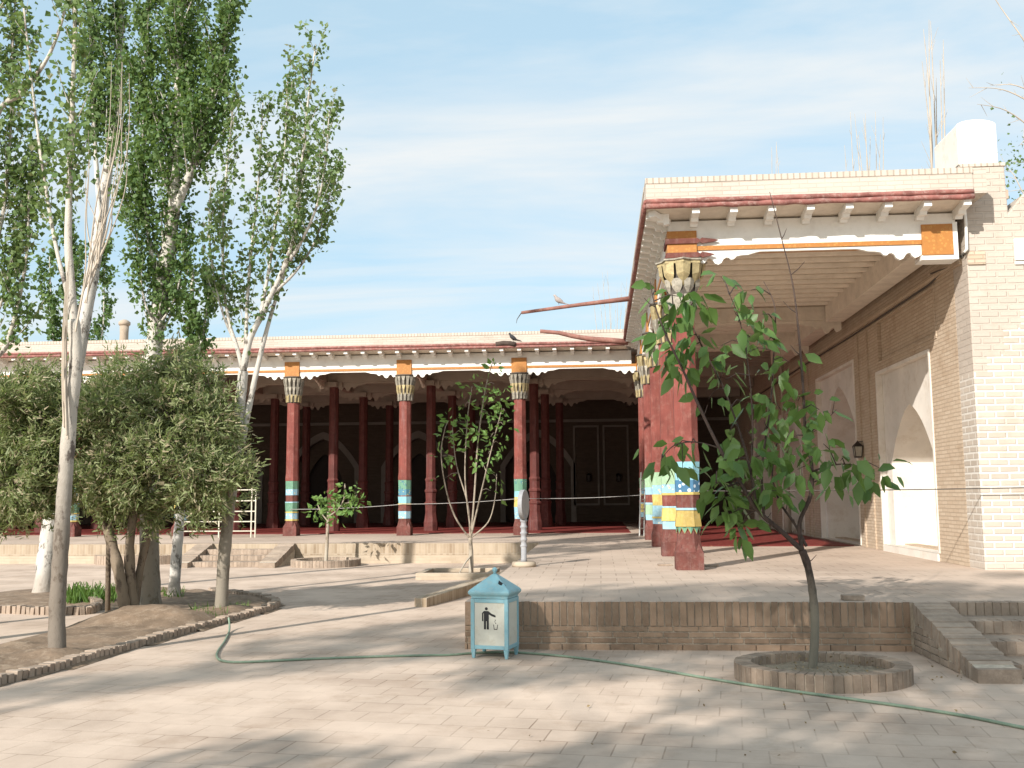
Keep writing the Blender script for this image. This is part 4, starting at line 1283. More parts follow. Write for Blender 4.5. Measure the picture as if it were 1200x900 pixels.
# second bed behind the path (round the pale trunk)
def soil_patch(px, py, rx, ry, name='soil_bed'):
    c = atz(px, py); n = 40
    vs = [(c.x, c.y, .06)]; fs = []
    for r_ in (.4, .75, 1.0):
        for i in range(n):
            a = 2 * math.pi * i / n
            k = 1 + .18 * math.sin(3 * a + px) + .08 * math.sin(7 * a)
            vs.append((c.x + rx * r_ * k * math.cos(a), c.y + ry * r_ * k * math.sin(a), .06 * (1 - r_) + .005 + (.02 * random.random() if r_ < 1 else 0)))
    for i in range(n):
        j = (i + 1) % n
        fs.append((0, 1 + i, 1 + j))
        for q_ in range(2):
            fs.append((1 + q_ * n + i, 1 + (q_ + 1) * n + i, 1 + (q_ + 1) * n + j, 1 + q_ * n + j))
    tag(MB().add(vs, fs).build(name, M['soil'], None, (0, 0, 0), True), kind='structure')
soil_patch(40, 702, 1.9, 1.6)
soil_patch(165, 704, 1.0, 1.3)

# ------------------------------------------------------------------ vegetation
def leaf_mesh(name, C, size, mat, parent, off, shape='diamond', droop=0.0, dirs=None, wid=0.8):
    """C: (n,3) leaf bases; each leaf a small folded blade"""
    n = len(C)
    if dirs is None:
        D = rng.normal(size=(n, 3)); D[:, 2] -= droop
    else:
        D = dirs + rng.normal(size=(n, 3)) * 0.25
    D /= np.linalg.norm(D, axis=1)[:, None] + 1e-9
    Rn = rng.normal(size=(n, 3))
    S = np.cross(D, Rn); S /= np.linalg.norm(S, axis=1)[:, None] + 1e-9
    U = np.cross(S, D)
    L = (size * rng.uniform(0.6, 1.3, n))[:, None]
    Wd = L * wid * 0.5
    if shape == 'diamond':
        V = np.stack([C, C + D * L * .38 + S * Wd + U * L * .08, C + D * L, C + D * L * .38 - S * Wd + U * L * .08], 1).reshape(-1, 3)
        k = 4
        F = [(4 * i, 4 * i + 1, 4 * i + 2, 4 * i + 3) for i in range(n)]
    elif shape == 'strip':
        V = np.stack([C - S * Wd, C + S * Wd, C + D * L + S * Wd * .3, C + D * L - S * Wd * .3], 1).reshape(-1, 3)
        F = [(4 * i, 4 * i + 1, 4 * i + 2, 4 * i + 3) for i in range(n)]
    else:   # broad pointed leaf, folded on its midrib and bending down
        g_ = np.array([0, 0, -1.0])
        m1 = C + D * L * .35 + g_ * L * .02
        m2 = C + D * L * .70 + g_ * L * .09
        tp = C + D * L * .98 + g_ * L * .24
        V = np.stack([C, m1, m2, tp, m1 + S * Wd + U * L * .07, m2 + S * Wd * .78 + U * L * .05, m1 - S * Wd + U * L * .07, m2 - S * Wd * .78 + U * L * .05], 1).reshape(-1, 3)
        F = []
        for i in range(n):
            b = 8 * i
            F += [(b, b + 1, b + 4), (b + 1, b + 2, b + 5, b + 4), (b + 2, b + 3, b + 5), (b, b + 6, b + 1), (b + 1, b + 6, b + 7, b + 2), (b + 2, b + 7, b + 3)]
    mb = MB(); mb.v = [tuple(v) for v in V]; mb.f = F
    return mb.build(name, M[mat], parent, off, shape == 'broad', 0, fixn=False)


def smooth_path(P, n=6):
    return catmull([Vector(p) for p in P], n)


def poplar(name, label, Y, stems, leaf_spec, bark='bark', leafm='poplar', leaf=0.065, group='poplar trees', cat='tree', whips=(), dk=1.0):
    """stems: [(pixel polyline, r0, r1, (t0, branch spacing m, branch length m, leaves per m), y shift at end)]"""
    base = aty(*stems[0][0][0], Y); base.z = 0
    root = thing(name, label, cat, base, group)
    tr = MB(); LC = []
    for poly, r0_, r1_, spec, dy in stems:
        k = len(poly)
        P = [aty(px, py, Y + dy * i / (k - 1)) for i, (px, py) in enumerate(poly)]
        if poly is stems[0][0]: P[0].z = -0.05
        S = smooth_path(P, 6)
        n = len(S)
        rads = [(r0_ + (r1_ - r0_) * (i / (n - 1)) ** .9) * random.uniform(.94, 1.06) for i in range(n)]
        if poly is stems[0][0]:
            rads[0] *= 1.25; rads[1] *= 1.1
        tr.tube(S, rads, 9)
        if not spec: continue
        t0, sp, bl_, dens = spec
        Ls = [0]
        for i in range(1, n): Ls.append(Ls[-1] + (S[i] - S[i - 1]).length)
        s = t0 * Ls[-1]
        while s < Ls[-1]:
            i = next(q_ for q_ in range(1, n) if Ls[q_] >= s - 1e-6)
            u = (s - Ls[i - 1]) / max(Ls[i] - Ls[i - 1], 1e-6)
            p = S[i - 1].lerp(S[i], u); d = (S[i] - S[i - 1]).normalized()
            az = random.uniform(0, 2 * math.pi); tilt = math.radians(random.uniform(18, 48))
            o_ = Vector((math.cos(az), math.sin(az), 0))
            dirv = (d * math.cos(tilt) + o_ * math.sin(tilt)).normalized()
            ln = bl_ * random.uniform(.45, 1.25) * (1 - .45 * (s / Ls[-1]))
            br = [p]
            for q_ in range(4):
                dirv = (dirv + Vector((0, 0, .16)) + Vector((random.uniform(-.1, .1), random.uniform(-.1, .1), 0))).normalized()
                br.append(br[-1] + dirv * ln / 4)
            rb = max(.006, rads[i] * .28)
            tr.tube(br, [rb, rb * .8, rb * .6, rb * .4, .003], 5, False)
            nl = int(1.4 * dk * dens * ln * random.uniform(.5, 1.4))
            for _ in range(nl):
                w_ = random.random() ** .8 * 4
                q_ = min(int(w_), 3)
                c_ = br[q_].lerp(br[q_ + 1], w_ - q_)
                sp_r = .03 + .07 * ln
                LC.append(c_ + Vector((random.gauss(0, sp_r), random.gauss(0, sp_r), random.gauss(0, sp_r))))
            s += sp * random.uniform(.6, 1.4)
    wm = MB()
    for poly, r0_, dy in whips:
        k = len(poly)
        P = smooth_path([aty(px, py, Y + dy + random.uniform(-.06, .06)) for px, py in poly], 4)
        wm.tube(P, [r0_ * (1 - .8 * i / (len(P) - 1)) for i in range(len(P))], 5, False)
    tr.build('trunk', M[bark], root, base, True, fixn=False)
    if whips: wm.build('bare_shoots', M['twig'], root, base, True, fixn=False)
    if LC:
        leaf_mesh('crown', np.array([tuple(v) for v in LC]), leaf, leafm, root, base, 'diamond', .5, None, .95)
    return root


wh = []
for i in range(13):
    x0_ = random.uniform(88, 122); y0_ = 380 - (x0_ - 88) * 2.6 + random.uniform(-15, 15)
    tx_ = random.uniform(100, 152); ty_ = random.uniform(55, 190)
    ym = (y0_ + ty_) / 2
    wh.append(([(x0_, y0_), (x0_ + (tx_ - x0_) * .5 + random.uniform(-7, 7), y0_ * .66 + ty_ * .34), (x0_ + (tx_ - x0_) * .9 + random.uniform(-6, 6), y0_ * .33 + ty_ * .67), (tx_, ty_)], random.uniform(.007, .012), random.uniform(-.3, .4)))
for i in range(4):
    x0_ = 77 + 1.5 * i
    wh.append(([(x0_ - 2, 500 + 5 * i), (x0_ - 4, 440), (x0_ - 3, 380), (x0_, 330 - 12 * i)], .014, -.08))
poplar('poplar_tree', 'nearest pale poplar with scarred trunk in the soil bed and a bunch of bare whips', 9.86,
       [([(68, 778), (67, 720), (71, 650), (76, 570), (83, 480), (89, 420), (86, 375)], .088, .062, None, 0),
        ([(88, 400), (83, 330), (80, 280), (82, 200), (85, 120), (88, 30), (90, -90)], .05, .018, (.30, .13, .75, 85), .5),
        ([(88, 400), (80, 350), (66, 290), (52, 210), (40, 120), (28, 10)], .03, .01, (.3, .15, .6, 70), .9)],
       None, 'bark', 'poplar', .068, whips=wh)
poplar('poplar_tree', 'white-trunked poplar behind the nearest one, leaning right into a dark leafy top', 16.5,
       [([(50, 699), (55, 650), (65, 580), (80, 480), (97, 385), (108, 325), (118, 260), (126, 200)], .16, .095, None, .4),
        ([(126, 200), (132, 160), (138, 90), (142, 20), (146, -120)], .09, .04, (.0, .14, 1.15, 120), .3),
        ([(118, 260), (112, 180), (108, 90), (106, 0), (105, -80)], .045, .02, (.25, .16, .9, 95), -.3)],
       None, 'bark_white', 'poplar_dense', .075)
poplar('poplar_tree', 'tall dense dark green poplar with a forked pale trunk above the juniper', 14.6,
       [([(177, 716), (175, 640), (176, 560), (177, 490), (179, 430), (183, 380), (190, 335), (197, 290), (204, 248)], .155, .10, (.62, .10, 1.1, 130), .2),
        ([(204, 248), (206, 190), (208, 120), (211, 40), (214, -60), (216, -160)], .085, .035, (.0, .07, 1.25, 150), .2),
        ([(204, 248), (222, 205), (237, 160), (247, 120), (256, 80), (268, 20), (276, -80)], .07, .03, (.1, .085, 1.0, 140), -.2),
        ([(190, 335), (178, 300), (170, 240), (168, 160), (170, 70), (175, -30), (178, -100)], .035, .015, (.1, .08, 1.0, 140), .3),
        ([(183, 380), (170, 355), (163, 310), (160, 270)], .02, .008, (.2, .10, .7, 120), -.2),
        ([(183, 385), (205, 350), (215, 300), (220, 260)], .02, .008, (.2, .10, .6, 120), .2)],
       None, 'bark_mid', 'poplar_dense', .072, dk=.78)
poplar('poplar_tree', 'open airy poplar with many upright branches, rightmost of the tall trees', 13.6,
       [([(259, 724), (262, 660), (268, 600), (275, 540), (281, 480), (285, 435)], .092, .07, None, 0),
        ([(285, 435), (292, 400), (305, 372), (318, 345), (332, 315), (344, 280)], .052, .03, (.2, .2, .5, 55), .0),
        ([(344, 280), (350, 230), (356, 170), (362, 110), (370, 52)], .028, .008, (.0, .12, .75, 70), .1),
        ([(332, 315), (352, 285), (370, 245), (380, 200), (386, 130)], .028, .008, (.1, .12, .7, 70), -.3),
        ([(318, 345), (345, 320), (368, 285), (385, 235), (392, 195)], .024, .007, (.2, .12, .55, 75), .3),
        ([(305, 372), (316, 310), (326, 240), (334, 170), (337, 90)], .03, .008, (.1, .12, .7, 65), .4),
        ([(288, 415), (290, 350), (296, 280), (304, 200), (308, 120)], .03, .008, (.1, .12, .7, 60), .2),
        ([(285, 435), (277, 405), (268, 375), (262, 330), (262, 250), (268, 175), (274, 120)], .034, .008, (.15, .12, .65, 65), -.1),
        ([(277, 405), (262, 370), (250, 320), (245, 265), (247, 215)], .02, .006, (.2, .13, .5, 65), -.3),
        ([(283, 520), (293, 470), (303, 425), (313, 385), (324, 348), (340, 300), (352, 240), (358, 170)], .05, .008, (.55, .13, .6, 70), .35)],
       None, 'bark_mid', 'poplar', .070, dk=.78)
poplar('poplar_tree', 'slim young poplar with a thin white trunk between the juniper and the airy poplar', 15.9,
       [([(203, 704), (207, 650), (212, 590), (217, 500), (221, 430), (224, 370), (226, 315)], .10, .03, (.60, .12, .7, 120), .2),
        ([(221, 450), (236, 400), (244, 350), (246, 325)], .025, .01, (.1, .11, .55, 120), .1)],
       None, 'bark_white', 'poplar_dense', .075)
poplar('poplar_tree', 'poplar at the left edge with slanting bare branches crossing its leaves', 10.8,
       [([(-75, 770), (-70, 650), (-60, 540), (-50, 450), (-42, 360), (-36, 250), (-30, 100), (-25, -60)], .11, .05, (.35, .2, 1.0, 80), 0),
        ([(-50, 450), (0, 415), (12, 390), (24, 345), (32, 290), (34, 220)], .035, .012, (.25, .11, .7, 80), .2),
        ([(-42, 290), (-5, 140), (22, 112), (45, 85), (62, 55), (75, 15), (80, -30)], .035, .012, (.3, .25, .5, 40), -.2),
        ([(-40, 340), (-10, 300), (5, 240), (12, 160), (14, 70), (20, -30)], .03, .01, (.1, .10, .75, 90), .3),
        ([(-45, 400), (-5, 370), (15, 300), (30, 240), (38, 160)], .02, .008, (.2, .10, .65, 90), .5)],
       None, 'bark', 'poplar', .065)
poplar('poplar_tree', 'dark slender poplar far behind the hall, seen between the two left trunks', 46.0,
       [([(95, 640), (92, 560), (92, 480), (90, 400), (88, 330), (86, 260)], .14, .03, (.2, .28, 2.3, 45), 0),
        ([(92, 470), (118, 400), (122, 340), (122, 290)], .06, .02, (.1, .3, 1.8, 45), .6),
        ([(92, 480), (66, 420), (60, 350), (58, 300)], .06, .02, (.1, .3, 1.8, 45), -.6)],
       None, 'bark_white', 'poplar_dense', .19)


def juniper(name, label, Y, trunks, blobs, n_spray, group='junipers'):
    base = aty(*trunks[0][0][0], Y); base.z = 0
    root = thing(name, label, 'tree', base, group)
    tr = MB()
    for poly, r0_, r1_, dy in trunks:
        P = [aty(px, py, Y + dy) for px, py in poly]
        S = smooth_path(P, 6)
        S[0].z = min(S[0].z, .02)
        tr.tube(S, [(r0_ + (r1_ - r0_) * i / (len(S) - 1)) * random.uniform(.85, 1.15) for i in range(len(S))], 9)
    C, D = [], []
    clumps = []
    for cx, cy, rx, ry, dy in blobs:
        cc = aty(cx, cy, Y + dy)
        sx, sz = rx / FPX * Y, ry / FPX * Y
        for _ in range(max(6, int(rx * ry / 85))):
            u = rng.normal(size=3); u /= np.linalg.norm(u)
            q_ = rng.uniform(.35, 1.12)
            clumps.append((cc, np.array([cc.x + u[0] * q_ * sx, cc.y + u[1] * q_ * sx * .9, cc.z + u[2] * q_ * sz]), u, rng.uniform(.06, .15)))
    for _ in range(n_spray):
        cc, ctr, u, sg_ = clumps[rng.integers(len(clumps))]
        p = ctr + rng.normal(size=3) * sg_
        d = u * np.array([1, 1, .6]) * .8 + np.array([0, 0, .15]) + rng.normal(size=3) * .4
        d /= np.linalg.norm(d)
        if rng.random() < .06:
            tr.tube([Vector((cc.x, cc.y, cc.z)).lerp(Vector(p), .35), Vector((cc.x, cc.y, cc.z)).lerp(Vector(p), .7) + Vector((0, 0, -.05)), Vector(p)], [.016, .01, .004], 4, False)
        ln = rng.uniform(.13, .34)
        for q_ in range(9):
            tt = rng.uniform(0, 1)
            C.append(p + d * ln * (tt - .3) + rng.normal(size=3) * .024)
            D.append(d + rng.normal(size=3) * .4)
    tr.build('trunk', M['bark_brown'], root, base, True, fixn=False)
    leaf_mesh('crown', np.array(C), .085, 'juniper', root, base, 'strip', 0, np.array(D), .27)
    return root


juniper('juniper_tree', 'broad shaggy grey-green juniper with several twisted trunks, between the poplars', 13.0,
        [([(148, 728), (143, 690), (135, 650), (124, 610), (120, 570)], .085, .05, -.1), ([(160, 736), (154, 690), (152, 640), (158, 590), (165, 540)], .075, .05, 0), ([(158, 734), (160, 690), (170, 640), (185, 580), (200, 520)], .06, .04, .2), ([(150, 600), (220, 570), (260, 540)], .04, .015, .1), ([(130, 620), (110, 570), (100, 520)], .04, .015, 0)],
        [(135, 490, 55, 45, -.1), (190, 470, 60, 48, .1), (240, 500, 50, 45, 0), (120, 550, 45, 42, -.3), (180, 545, 60, 45, -.4), (240, 560, 48, 40, -.2), (268, 565, 22, 32, 0), (105, 505, 32, 45, .1), (160, 590, 40, 30, 0), (215, 590, 32, 26, .1), (185, 440, 35, 28, .2), (245, 460, 30, 28, .2), (150, 450, 30, 25, .2), (130, 595, 25, 25, 0)], 4700)
juniper('juniper_tree', 'shaggy grey-green juniper cut by the left edge of the picture', 12.6,
        [([(-22, 760), (-20, 690), (-10, 620), (0, 560)], .09, .05, 0), ([(-15, 640), (20, 600), (45, 570)], .04, .015, 0)],
        [(15, 470, 50, 40, 0), (-10, 520, 60, 55, .2), (40, 510, 40, 50, .1), (10, 560, 55, 42, -.2), (55, 545, 28, 40, .1), (45, 590, 32, 28, .2), (0, 600, 40, 28, .1), (35, 450, 32, 22, .3), (70, 470, 22, 35, .2)], 2900)

# foreground sapling with big leaves
def sapling(name, label, Y, stems, clusters, leaf, leafm, bark, nper, spread, shape='broad', wid=.5, up_=False):
    base = aty(*stems[0][0][0], Y); base.z = 0.08
    root = thing(name, label, 'sapling', base)
    tr = MB()
    allp = []
    for poly, r0_, r1_, dy in stems:
        k = len(poly)
        P = [aty(px, py, Y + dy * i / (k - 1)) for i, (px, py) in enumerate(poly)]
        if poly is stems[0][0]: P[0].z = .05
        S = smooth_path(P, 5)
        allp += S
        tr.tube(S, [(r0_ + (r1_ - r0_) * i / (len(S) - 1)) * random.uniform(.92, 1.08) for i in range(len(S))], 8)
        if not up_:
            for s_ in S[4::4]:      # short dead side twigs
                if random.random() < .55:
                    dv = Vector((random.uniform(-1, 1), random.uniform(-1, 1), random.uniform(.2, 1))).normalized() * random.uniform(.05, .16)
                    tr.tube([s_, s_ + dv * .5, s_ + dv + Vector((0, 0, .02))], [.005, .004, .002], 4, False)
    C, D = [], []
    for cl_ in clusters:
        cx, cy, n_ = cl_[:3]
        sp = cl_[3] if len(cl_) > 3 else spread
        cc = aty(cx, cy, Y + random.uniform(-.35, .35))
        near = min(allp, key=lambda v: (v - cc).length)
        if (near - cc).length > .05:
            md = near.lerp(cc, .5) + Vector((0, 0, .04))
            tr.tube([near, md, cc], [.007, .005, .003], 5, False)
        for _ in range(n_):
            o_ = np.array([random.gauss(0, sp), random.gauss(0, sp), random.gauss(0, sp * .8)])
            C.append(np.array(cc) + o_ * .75)
            d = o_ / (np.linalg.norm(o_) + 1e-6) * .8 + np.array([0, 0, -.55 if not up_ else -.15])
            D.append(d)
    tr.build('trunk', M[bark], root, base, True, fixn=False)
    leaf_mesh('foliage', np.array(C), leaf, leafm, root, base, shape, 0, np.array(D), wid)
    return root


cl = [(770, 345, 4), (800, 348, 9), (818, 350, 9), (790, 372, 9), (775, 395, 6), (800, 405, 9), (785, 425, 8), (805, 432, 9), (818, 395, 7), (830, 425, 5), (845, 325, 3, .05), (868, 335, 2, .04), (880, 340, 4, .06), (893, 368, 5, .07), (900, 400, 4, .06), (865, 378, 6), (880, 395, 6), (845, 405, 4), (870, 415, 4), (850, 445, 5), (830, 468, 4),
      (790, 525, 7), (775, 540, 5), (810, 520, 4), (800, 548, 4), (855, 505, 4), (870, 470, 5), (905, 440, 6), (925, 425, 4), (935, 470, 8), (915, 480, 7), (945, 495, 8), (960, 480, 6), (965, 520, 8), (985, 540, 9), (1005, 552, 9), (1020, 560, 7), (1030, 548, 4), (975, 565, 6), (895, 510, 8), (880, 530, 8), (860, 545, 8), (905, 540, 9), (925, 520, 8), (890, 565, 9), (910, 575, 8),
      (860, 575, 9), (845, 585, 8), (850, 605, 8), (865, 620, 7), (835, 570, 6), (840, 552, 6), (885, 585, 5), (935, 550, 7), (945, 580, 3), (900, 470, 5), (940, 530, 5)]
sapling('leafy_sapling', 'young tree with big drooping dark green leaves growing in the large round planter', 9.2,
        [([(952, 790), (955, 740), (953, 700), (947, 665), (940, 645)], .038, .032, 0),
         ([(940, 645), (915, 622), (887, 597), (867, 565), (843, 525), (820, 478), (800, 433), (783, 398), (768, 360), (762, 330)], .024, .004, -.3),
         ([(887, 597), (880, 555), (868, 510), (848, 455), (825, 410), (805, 370)], .014, .004, .2),
         ([(895, 603), (893, 547), (903, 473), (907, 410), (908, 360), (895, 330)], .013, .003, .35),
         ([(880, 555), (882, 500), (878, 440), (868, 380), (855, 345)], .010, .003, -.3),
         ([(940, 645), (937, 613), (950, 580), (951, 545), (944, 510), (941, 455), (936, 391), (929, 333), (916, 280), (902, 225)], .022, .003, .1),
         ([(945, 640), (930, 612), (915, 590), (905, 555), (915, 500)], .014, .005, .4),
         ([(951, 553), (975, 545), (1000, 545), (1025, 555)], .010, .003, -.3),
         ([(944, 510), (965, 495), (980, 480)], .007, .003, .2),
         ([(843, 525), (815, 518), (790, 522), (775, 538)], .007, .003, -.2),
         ([(867, 565), (850, 570), (838, 565)], .007, .003, -.3)],
        [(a_[0], a_[1], int(a_[2] * 1.4 + .5), *a_[3:]) for a_ in cl], .155, 'walnut', 'bark_dark', 1, .085, 'broad', .58)
cl = [(577, 432, 8), (553, 455, 5), (570, 462, 8), (585, 470, 9), (592, 482, 8), (575, 488, 8), (590, 498, 6), (528, 492, 8), (520, 512, 7), (533, 508, 6), (545, 475, 5), (516, 535, 6), (530, 530, 5), (560, 508, 7), (575, 512, 8), (555, 530, 5), (572, 532, 6), (585, 520, 4), (583, 560, 4), (575, 575, 3), (522, 560, 3), (565, 545, 4), (565, 480, 5), (548, 500, 4), (580, 450, 4)]
sapling('thin_sapling', 'tall thin sapling with several bare forking stems and sparse light leaves in the square planter', 20.6,
        [([(552, 668), (552, 650), (551, 630)], .055, .04, 0),
         ([(551, 632), (533, 605), (522, 570), (517, 530), (522, 500)], .022, .008, -.4),
         ([(551, 630), (548, 590), (535, 545), (530, 500)], .02, .008, .4),
         ([(552, 630), (556, 580), (560, 520), (568, 460), (577, 425)], .025, .008, .2),
         ([(552, 628), (562, 585), (575, 530), (588, 480)], .022, .008, -.2),
         ([(552, 630), (572, 612), (580, 585), (582, 555)], .018, .006, .3),
         ([(552, 625), (545, 560), (548, 490), (553, 455)], .02, .006, 0),
         ([(553, 650), (545, 660), (538, 672)], .02, .012, -.5)],
        [(a_[0], a_[1], int(a_[2] * 2.2)) for a_ in cl], .15, 'young', 'bark_grey', 1, .15, 'diamond', .55, True)
cl = [(375, 590, 12), (383, 582, 10), (370, 600, 8), (388, 600, 10), (395, 605, 8), (380, 610, 7), (408, 585, 9), (415, 578, 10), (412, 595, 8), (420, 588, 6), (400, 592, 5), (390, 588, 5), (405, 572, 4)]
sapling('small_sapling', 'small bushy sapling with fresh light green leaves in the planter beside the hall stairs', 23.6,
        [([(382, 657), (383, 640), (384, 620), (385, 600)], .05, .035, 0), ([(385, 612), (376, 600), (372, 590)], .02, .008, .2), ([(385, 605), (395, 598), (403, 585), (404, 567)], .022, .014, -.1), ([(403, 590), (412, 588), (418, 580)], .014, .006, 0)],
        [(a_[0], a_[1], int(a_[2] * 2.2)) for a_ in cl], .16, 'young', 'bark_grey', 1, .12, 'diamond', .6, True)


# bare trees behind the roofs
def bare(px, rows, Y, label, spread, top, n, r=.035, base_py=200):
    b0 = aty(px, base_py, Y); b0.z = 0
    root = thing('bare_tree', label, 'tree', b0, 'bare trees behind the roofs')
    mb = MB()
    fork = Vector((b0.x, b0.y, 3.4))
    mb.tube([b0, fork], [.11, .085], 8)
    for i in range(n):
        a = fork + Vector((random.uniform(-.05, .05), random.uniform(-.05, .05), random.uniform(-.4, .3)))
        u = (i + .5) / n - .5
        tx = px + spread * u * 2 + random.uniform(-2, 2)
        e = aty(tx, top + random.uniform(0, 1) ** 1.5 * (base_py - top) * .6, Y + random.uniform(-.6, .6))
        md = a.lerp(e, .45) + Vector((-(e.x - a.x) * .1 + random.uniform(-.06, .06), 0, 0))
        md2 = a.lerp(e, .75) + Vector((random.uniform(-.08, .08), 0, 0))
        S = smooth_path([a, md, md2, e], 5)
        mb.tube(S, [r * (1 - .85 * k / (len(S) - 1)) for k in range(len(S))], 5, False)
        for s_ in S[5:-1:2]:
            dv = Vector((random.uniform(-.5, .5), random.uniform(-.5, .5), 1)).normalized() * random.uniform(.15, .6)
            mb.tube([s_, s_ + dv], [r * .2, .003], 4, False)
    mb.build('trunk', M['twig'], root, b0, True, fixn=False)


bare(1092, 0, 24, 'bare upright tree of pale whips behind the roof, nearest to the chimney block', 15, 15, 7, .035)
bare(1013, 0, 27, 'lower bare twiggy tree behind the middle of the portico roof', 26, 130, 10, .03)
bare(908, 0, 30, 'tiny bare twig tree just showing above the portico roof', 5, 160, 3, .03, 205)
bare(715, 0, 48, 'faint bare tree above the hall roof beside the bird pole', 22, 315, 9, .03, 390)

# tree off the right edge, some branches in view
Yt = 19.0
b0 = aty(1290, 560, Yt); b0.z = 0
rtree = thing('leafy_tree', 'thin bare branches and sparse small leaves entering at the top right corner', 'tree', b0)
mb = MB(); LC = []
mb.tube(smooth_path([b0, aty(1285, 400, Yt), aty(1275, 280, Yt), aty(1262, 200, Yt), aty(1250, 100, Yt), aty(1240, -20, Yt)], 5), [.14 * (1 - .8 * i / 25) for i in range(26)], 8)
for poly, lv in (([(1275, 280), (1235, 262), (1205, 235), (1188, 205), (1178, 195)], 40), ([(1262, 220), (1225, 195), (1195, 190)], 60), ([(1262, 200), (1220, 160), (1180, 130), (1145, 122)], 3), ([(1258, 160), (1215, 125), (1175, 105), (1135, 103)], 0), ([(1250, 110), (1215, 70), (1195, 40), (1167, 0), (1160, -20)], 0), ([(1255, 150), (1218, 115), (1190, 100), (1160, 100)], 4), ([(1268, 250), (1230, 230), (1212, 235), (1198, 240)], 60), ([(1262, 210), (1230, 180), (1205, 165), (1195, 170)], 50)):
    S = smooth_path([aty(x_, y_, Yt + random.uniform(-.2, .2)) for x_, y_ in poly], 5)
    mb.tube(S, [.022 * (1 - .85 * i / (len(S) - 1)) for i in range(len(S))], 5, False)
    for _ in range(lv):
        c_ = S[int(len(S) * random.uniform(.45, .99))]
        LC.append(tuple(c_ + Vector((random.gauss(0, .17), random.gauss(0, .17), random.gauss(0, .17)))))
    for s_ in S[4::2]:
        dv = Vector((random.uniform(-1, .3), random.uniform(-.5, .5), random.uniform(-.4, .8))).normalized() * random.uniform(.1, .35)
        mb.tube([s_, s_ + dv], [.006, .002], 4, False)
mb.build('trunk', M['twig'], rtree, b0, True, fixn=False)
leaf_mesh('crown', np.array(LC), .075, 'poplar', rtree, b0, 'diamond', .4, None, .85)


# shade trees standing behind the viewer (their shadows lie across the court)
def shade_tree(loc, h, blobs, n, label, leaf=.16):
    root = thing('shade_tree', label, 'tree', loc, 'shade trees on the near side of the court')
    x_, y_, _ = loc
    mb = MB()
    mb.tube([(x_, y_, 0), (x_ + .05, y_, h * .35), (x_ - .05, y_ + .1, h * .65), (x_, y_, h * .95)], [.08, .07, .05, .02], 9)
    LC = []
    for bx_, by_, bz_, r_ in blobs:
        c_ = Vector((x_ + bx_, y_ + by_, bz_))
        mb.tube([(x_, y_, max(1.5, bz_ - 1.6)), tuple(c_)], [.022, .01], 6)
        k = int(n * r_ ** 2)
        for _ in range(k):
            u = rng.normal(size=3); u /= np.linalg.norm(u)
            rr = r_ * rng.uniform(.2, 1) ** .5
            LC.append((c_.x + u[0] * rr, c_.y + u[1] * rr, c_.z + u[2] * rr * .9))
    mb.build('trunk', M['bark'], root, loc, True)
    leaf_mesh('crown', np.array(LC), leaf, 'poplar', root, loc, 'diamond', .4, None, .9)


def crown_for(gx, gy, z):     # crown centre whose shadow lands at ground (gx, gy)
    k = z / .65
    return gx - .55 * k, gy - 1.0 * k, z


SH = [   # ground target, height, radius
    [(-1.5, 5.9, 4.6, .5), (-2.3, 6.2, 4.8, .45), (0.2, 5.9, 4.6, .8), (1.3, 6.3, 5.0, 1.0), (2.6, 6.6, 5.4, 1.0), (3.9, 7.0, 5.2, 1.1), (-0.8, 5.5, 4.4, .6), (1.2, 5.2, 4.4, .9), (2.6, 5.6, 4.6, 1.0)],
    [(0.2, 11.9, 7.6, 1.0), (1.6, 12.4, 8.0, 1.0), (3.1, 12.0, 7.6, 1.1), (4.6, 12.0, 7.8, .9), (2.6, 10.2, 6.8, 1.0), (.6, 10.4, 6.9, .8), (4.2, 10.2, 6.8, 1.0), (1.6, 8.9, 6.2, .8), (3.4, 8.9, 6.0, .8), (-.5, 9.6, 6.4, .7)],
    [(-4.7, 8.5, 6.6, .42), (-4.0, 9.1, 6.8, .45), (-3.3, 9.5, 6.6, .4), (-2.3, 10.6, 7.2, .7), (-3.3, 11.2, 7.4, .6), (-1.3, 10.9, 7.0, .6), (-2.0, 12.6, 7.6, .7)],
    [(6.0, 15.2, 9.5, .35), (4.5, 13.6, 9.0, .4)],
]
for i, blobs in enumerate(SH):
    cs = [crown_for(gx, gy, z * 1.5) for gx, gy, z, r_ in blobs]
    mx_ = sum(c_[0] for c_ in cs) / len(cs); my_ = sum(c_[1] for c_ in cs) / len(cs)
    shade_tree((mx_, my_, 0), max(c_[2] for c_ in cs) + .3, [(c_[0] - mx_, c_[1] - my_, c_[2], b_[3] * 1.12) for c_, b_ in zip(cs, blobs)], 560, 'leafy tree behind the viewer casting the dappled shade, %s of four' % ('first', 'second', 'third', 'last')[i])

# grass tufts and litter
def grass(px0, px1, py0, py1, n, hgt, name='grass'):
    C, D = [], []
    for _ in range(n):
        p = atz(random.uniform(px0, px1), random.uniform(py0, py1))
        C.append((p.x, p.y, .03)); D.append((random.uniform(-.4, .4), random.uniform(-.4, .4), 1))
    o = leaf_mesh(name, np.array(C), hgt, 'grass', None, (0, 0, 0), 'strip', 0, np.array(D), .12)
    tag(o, 'short green grass growing in the bare soil', 'grass', None, 'stuff')


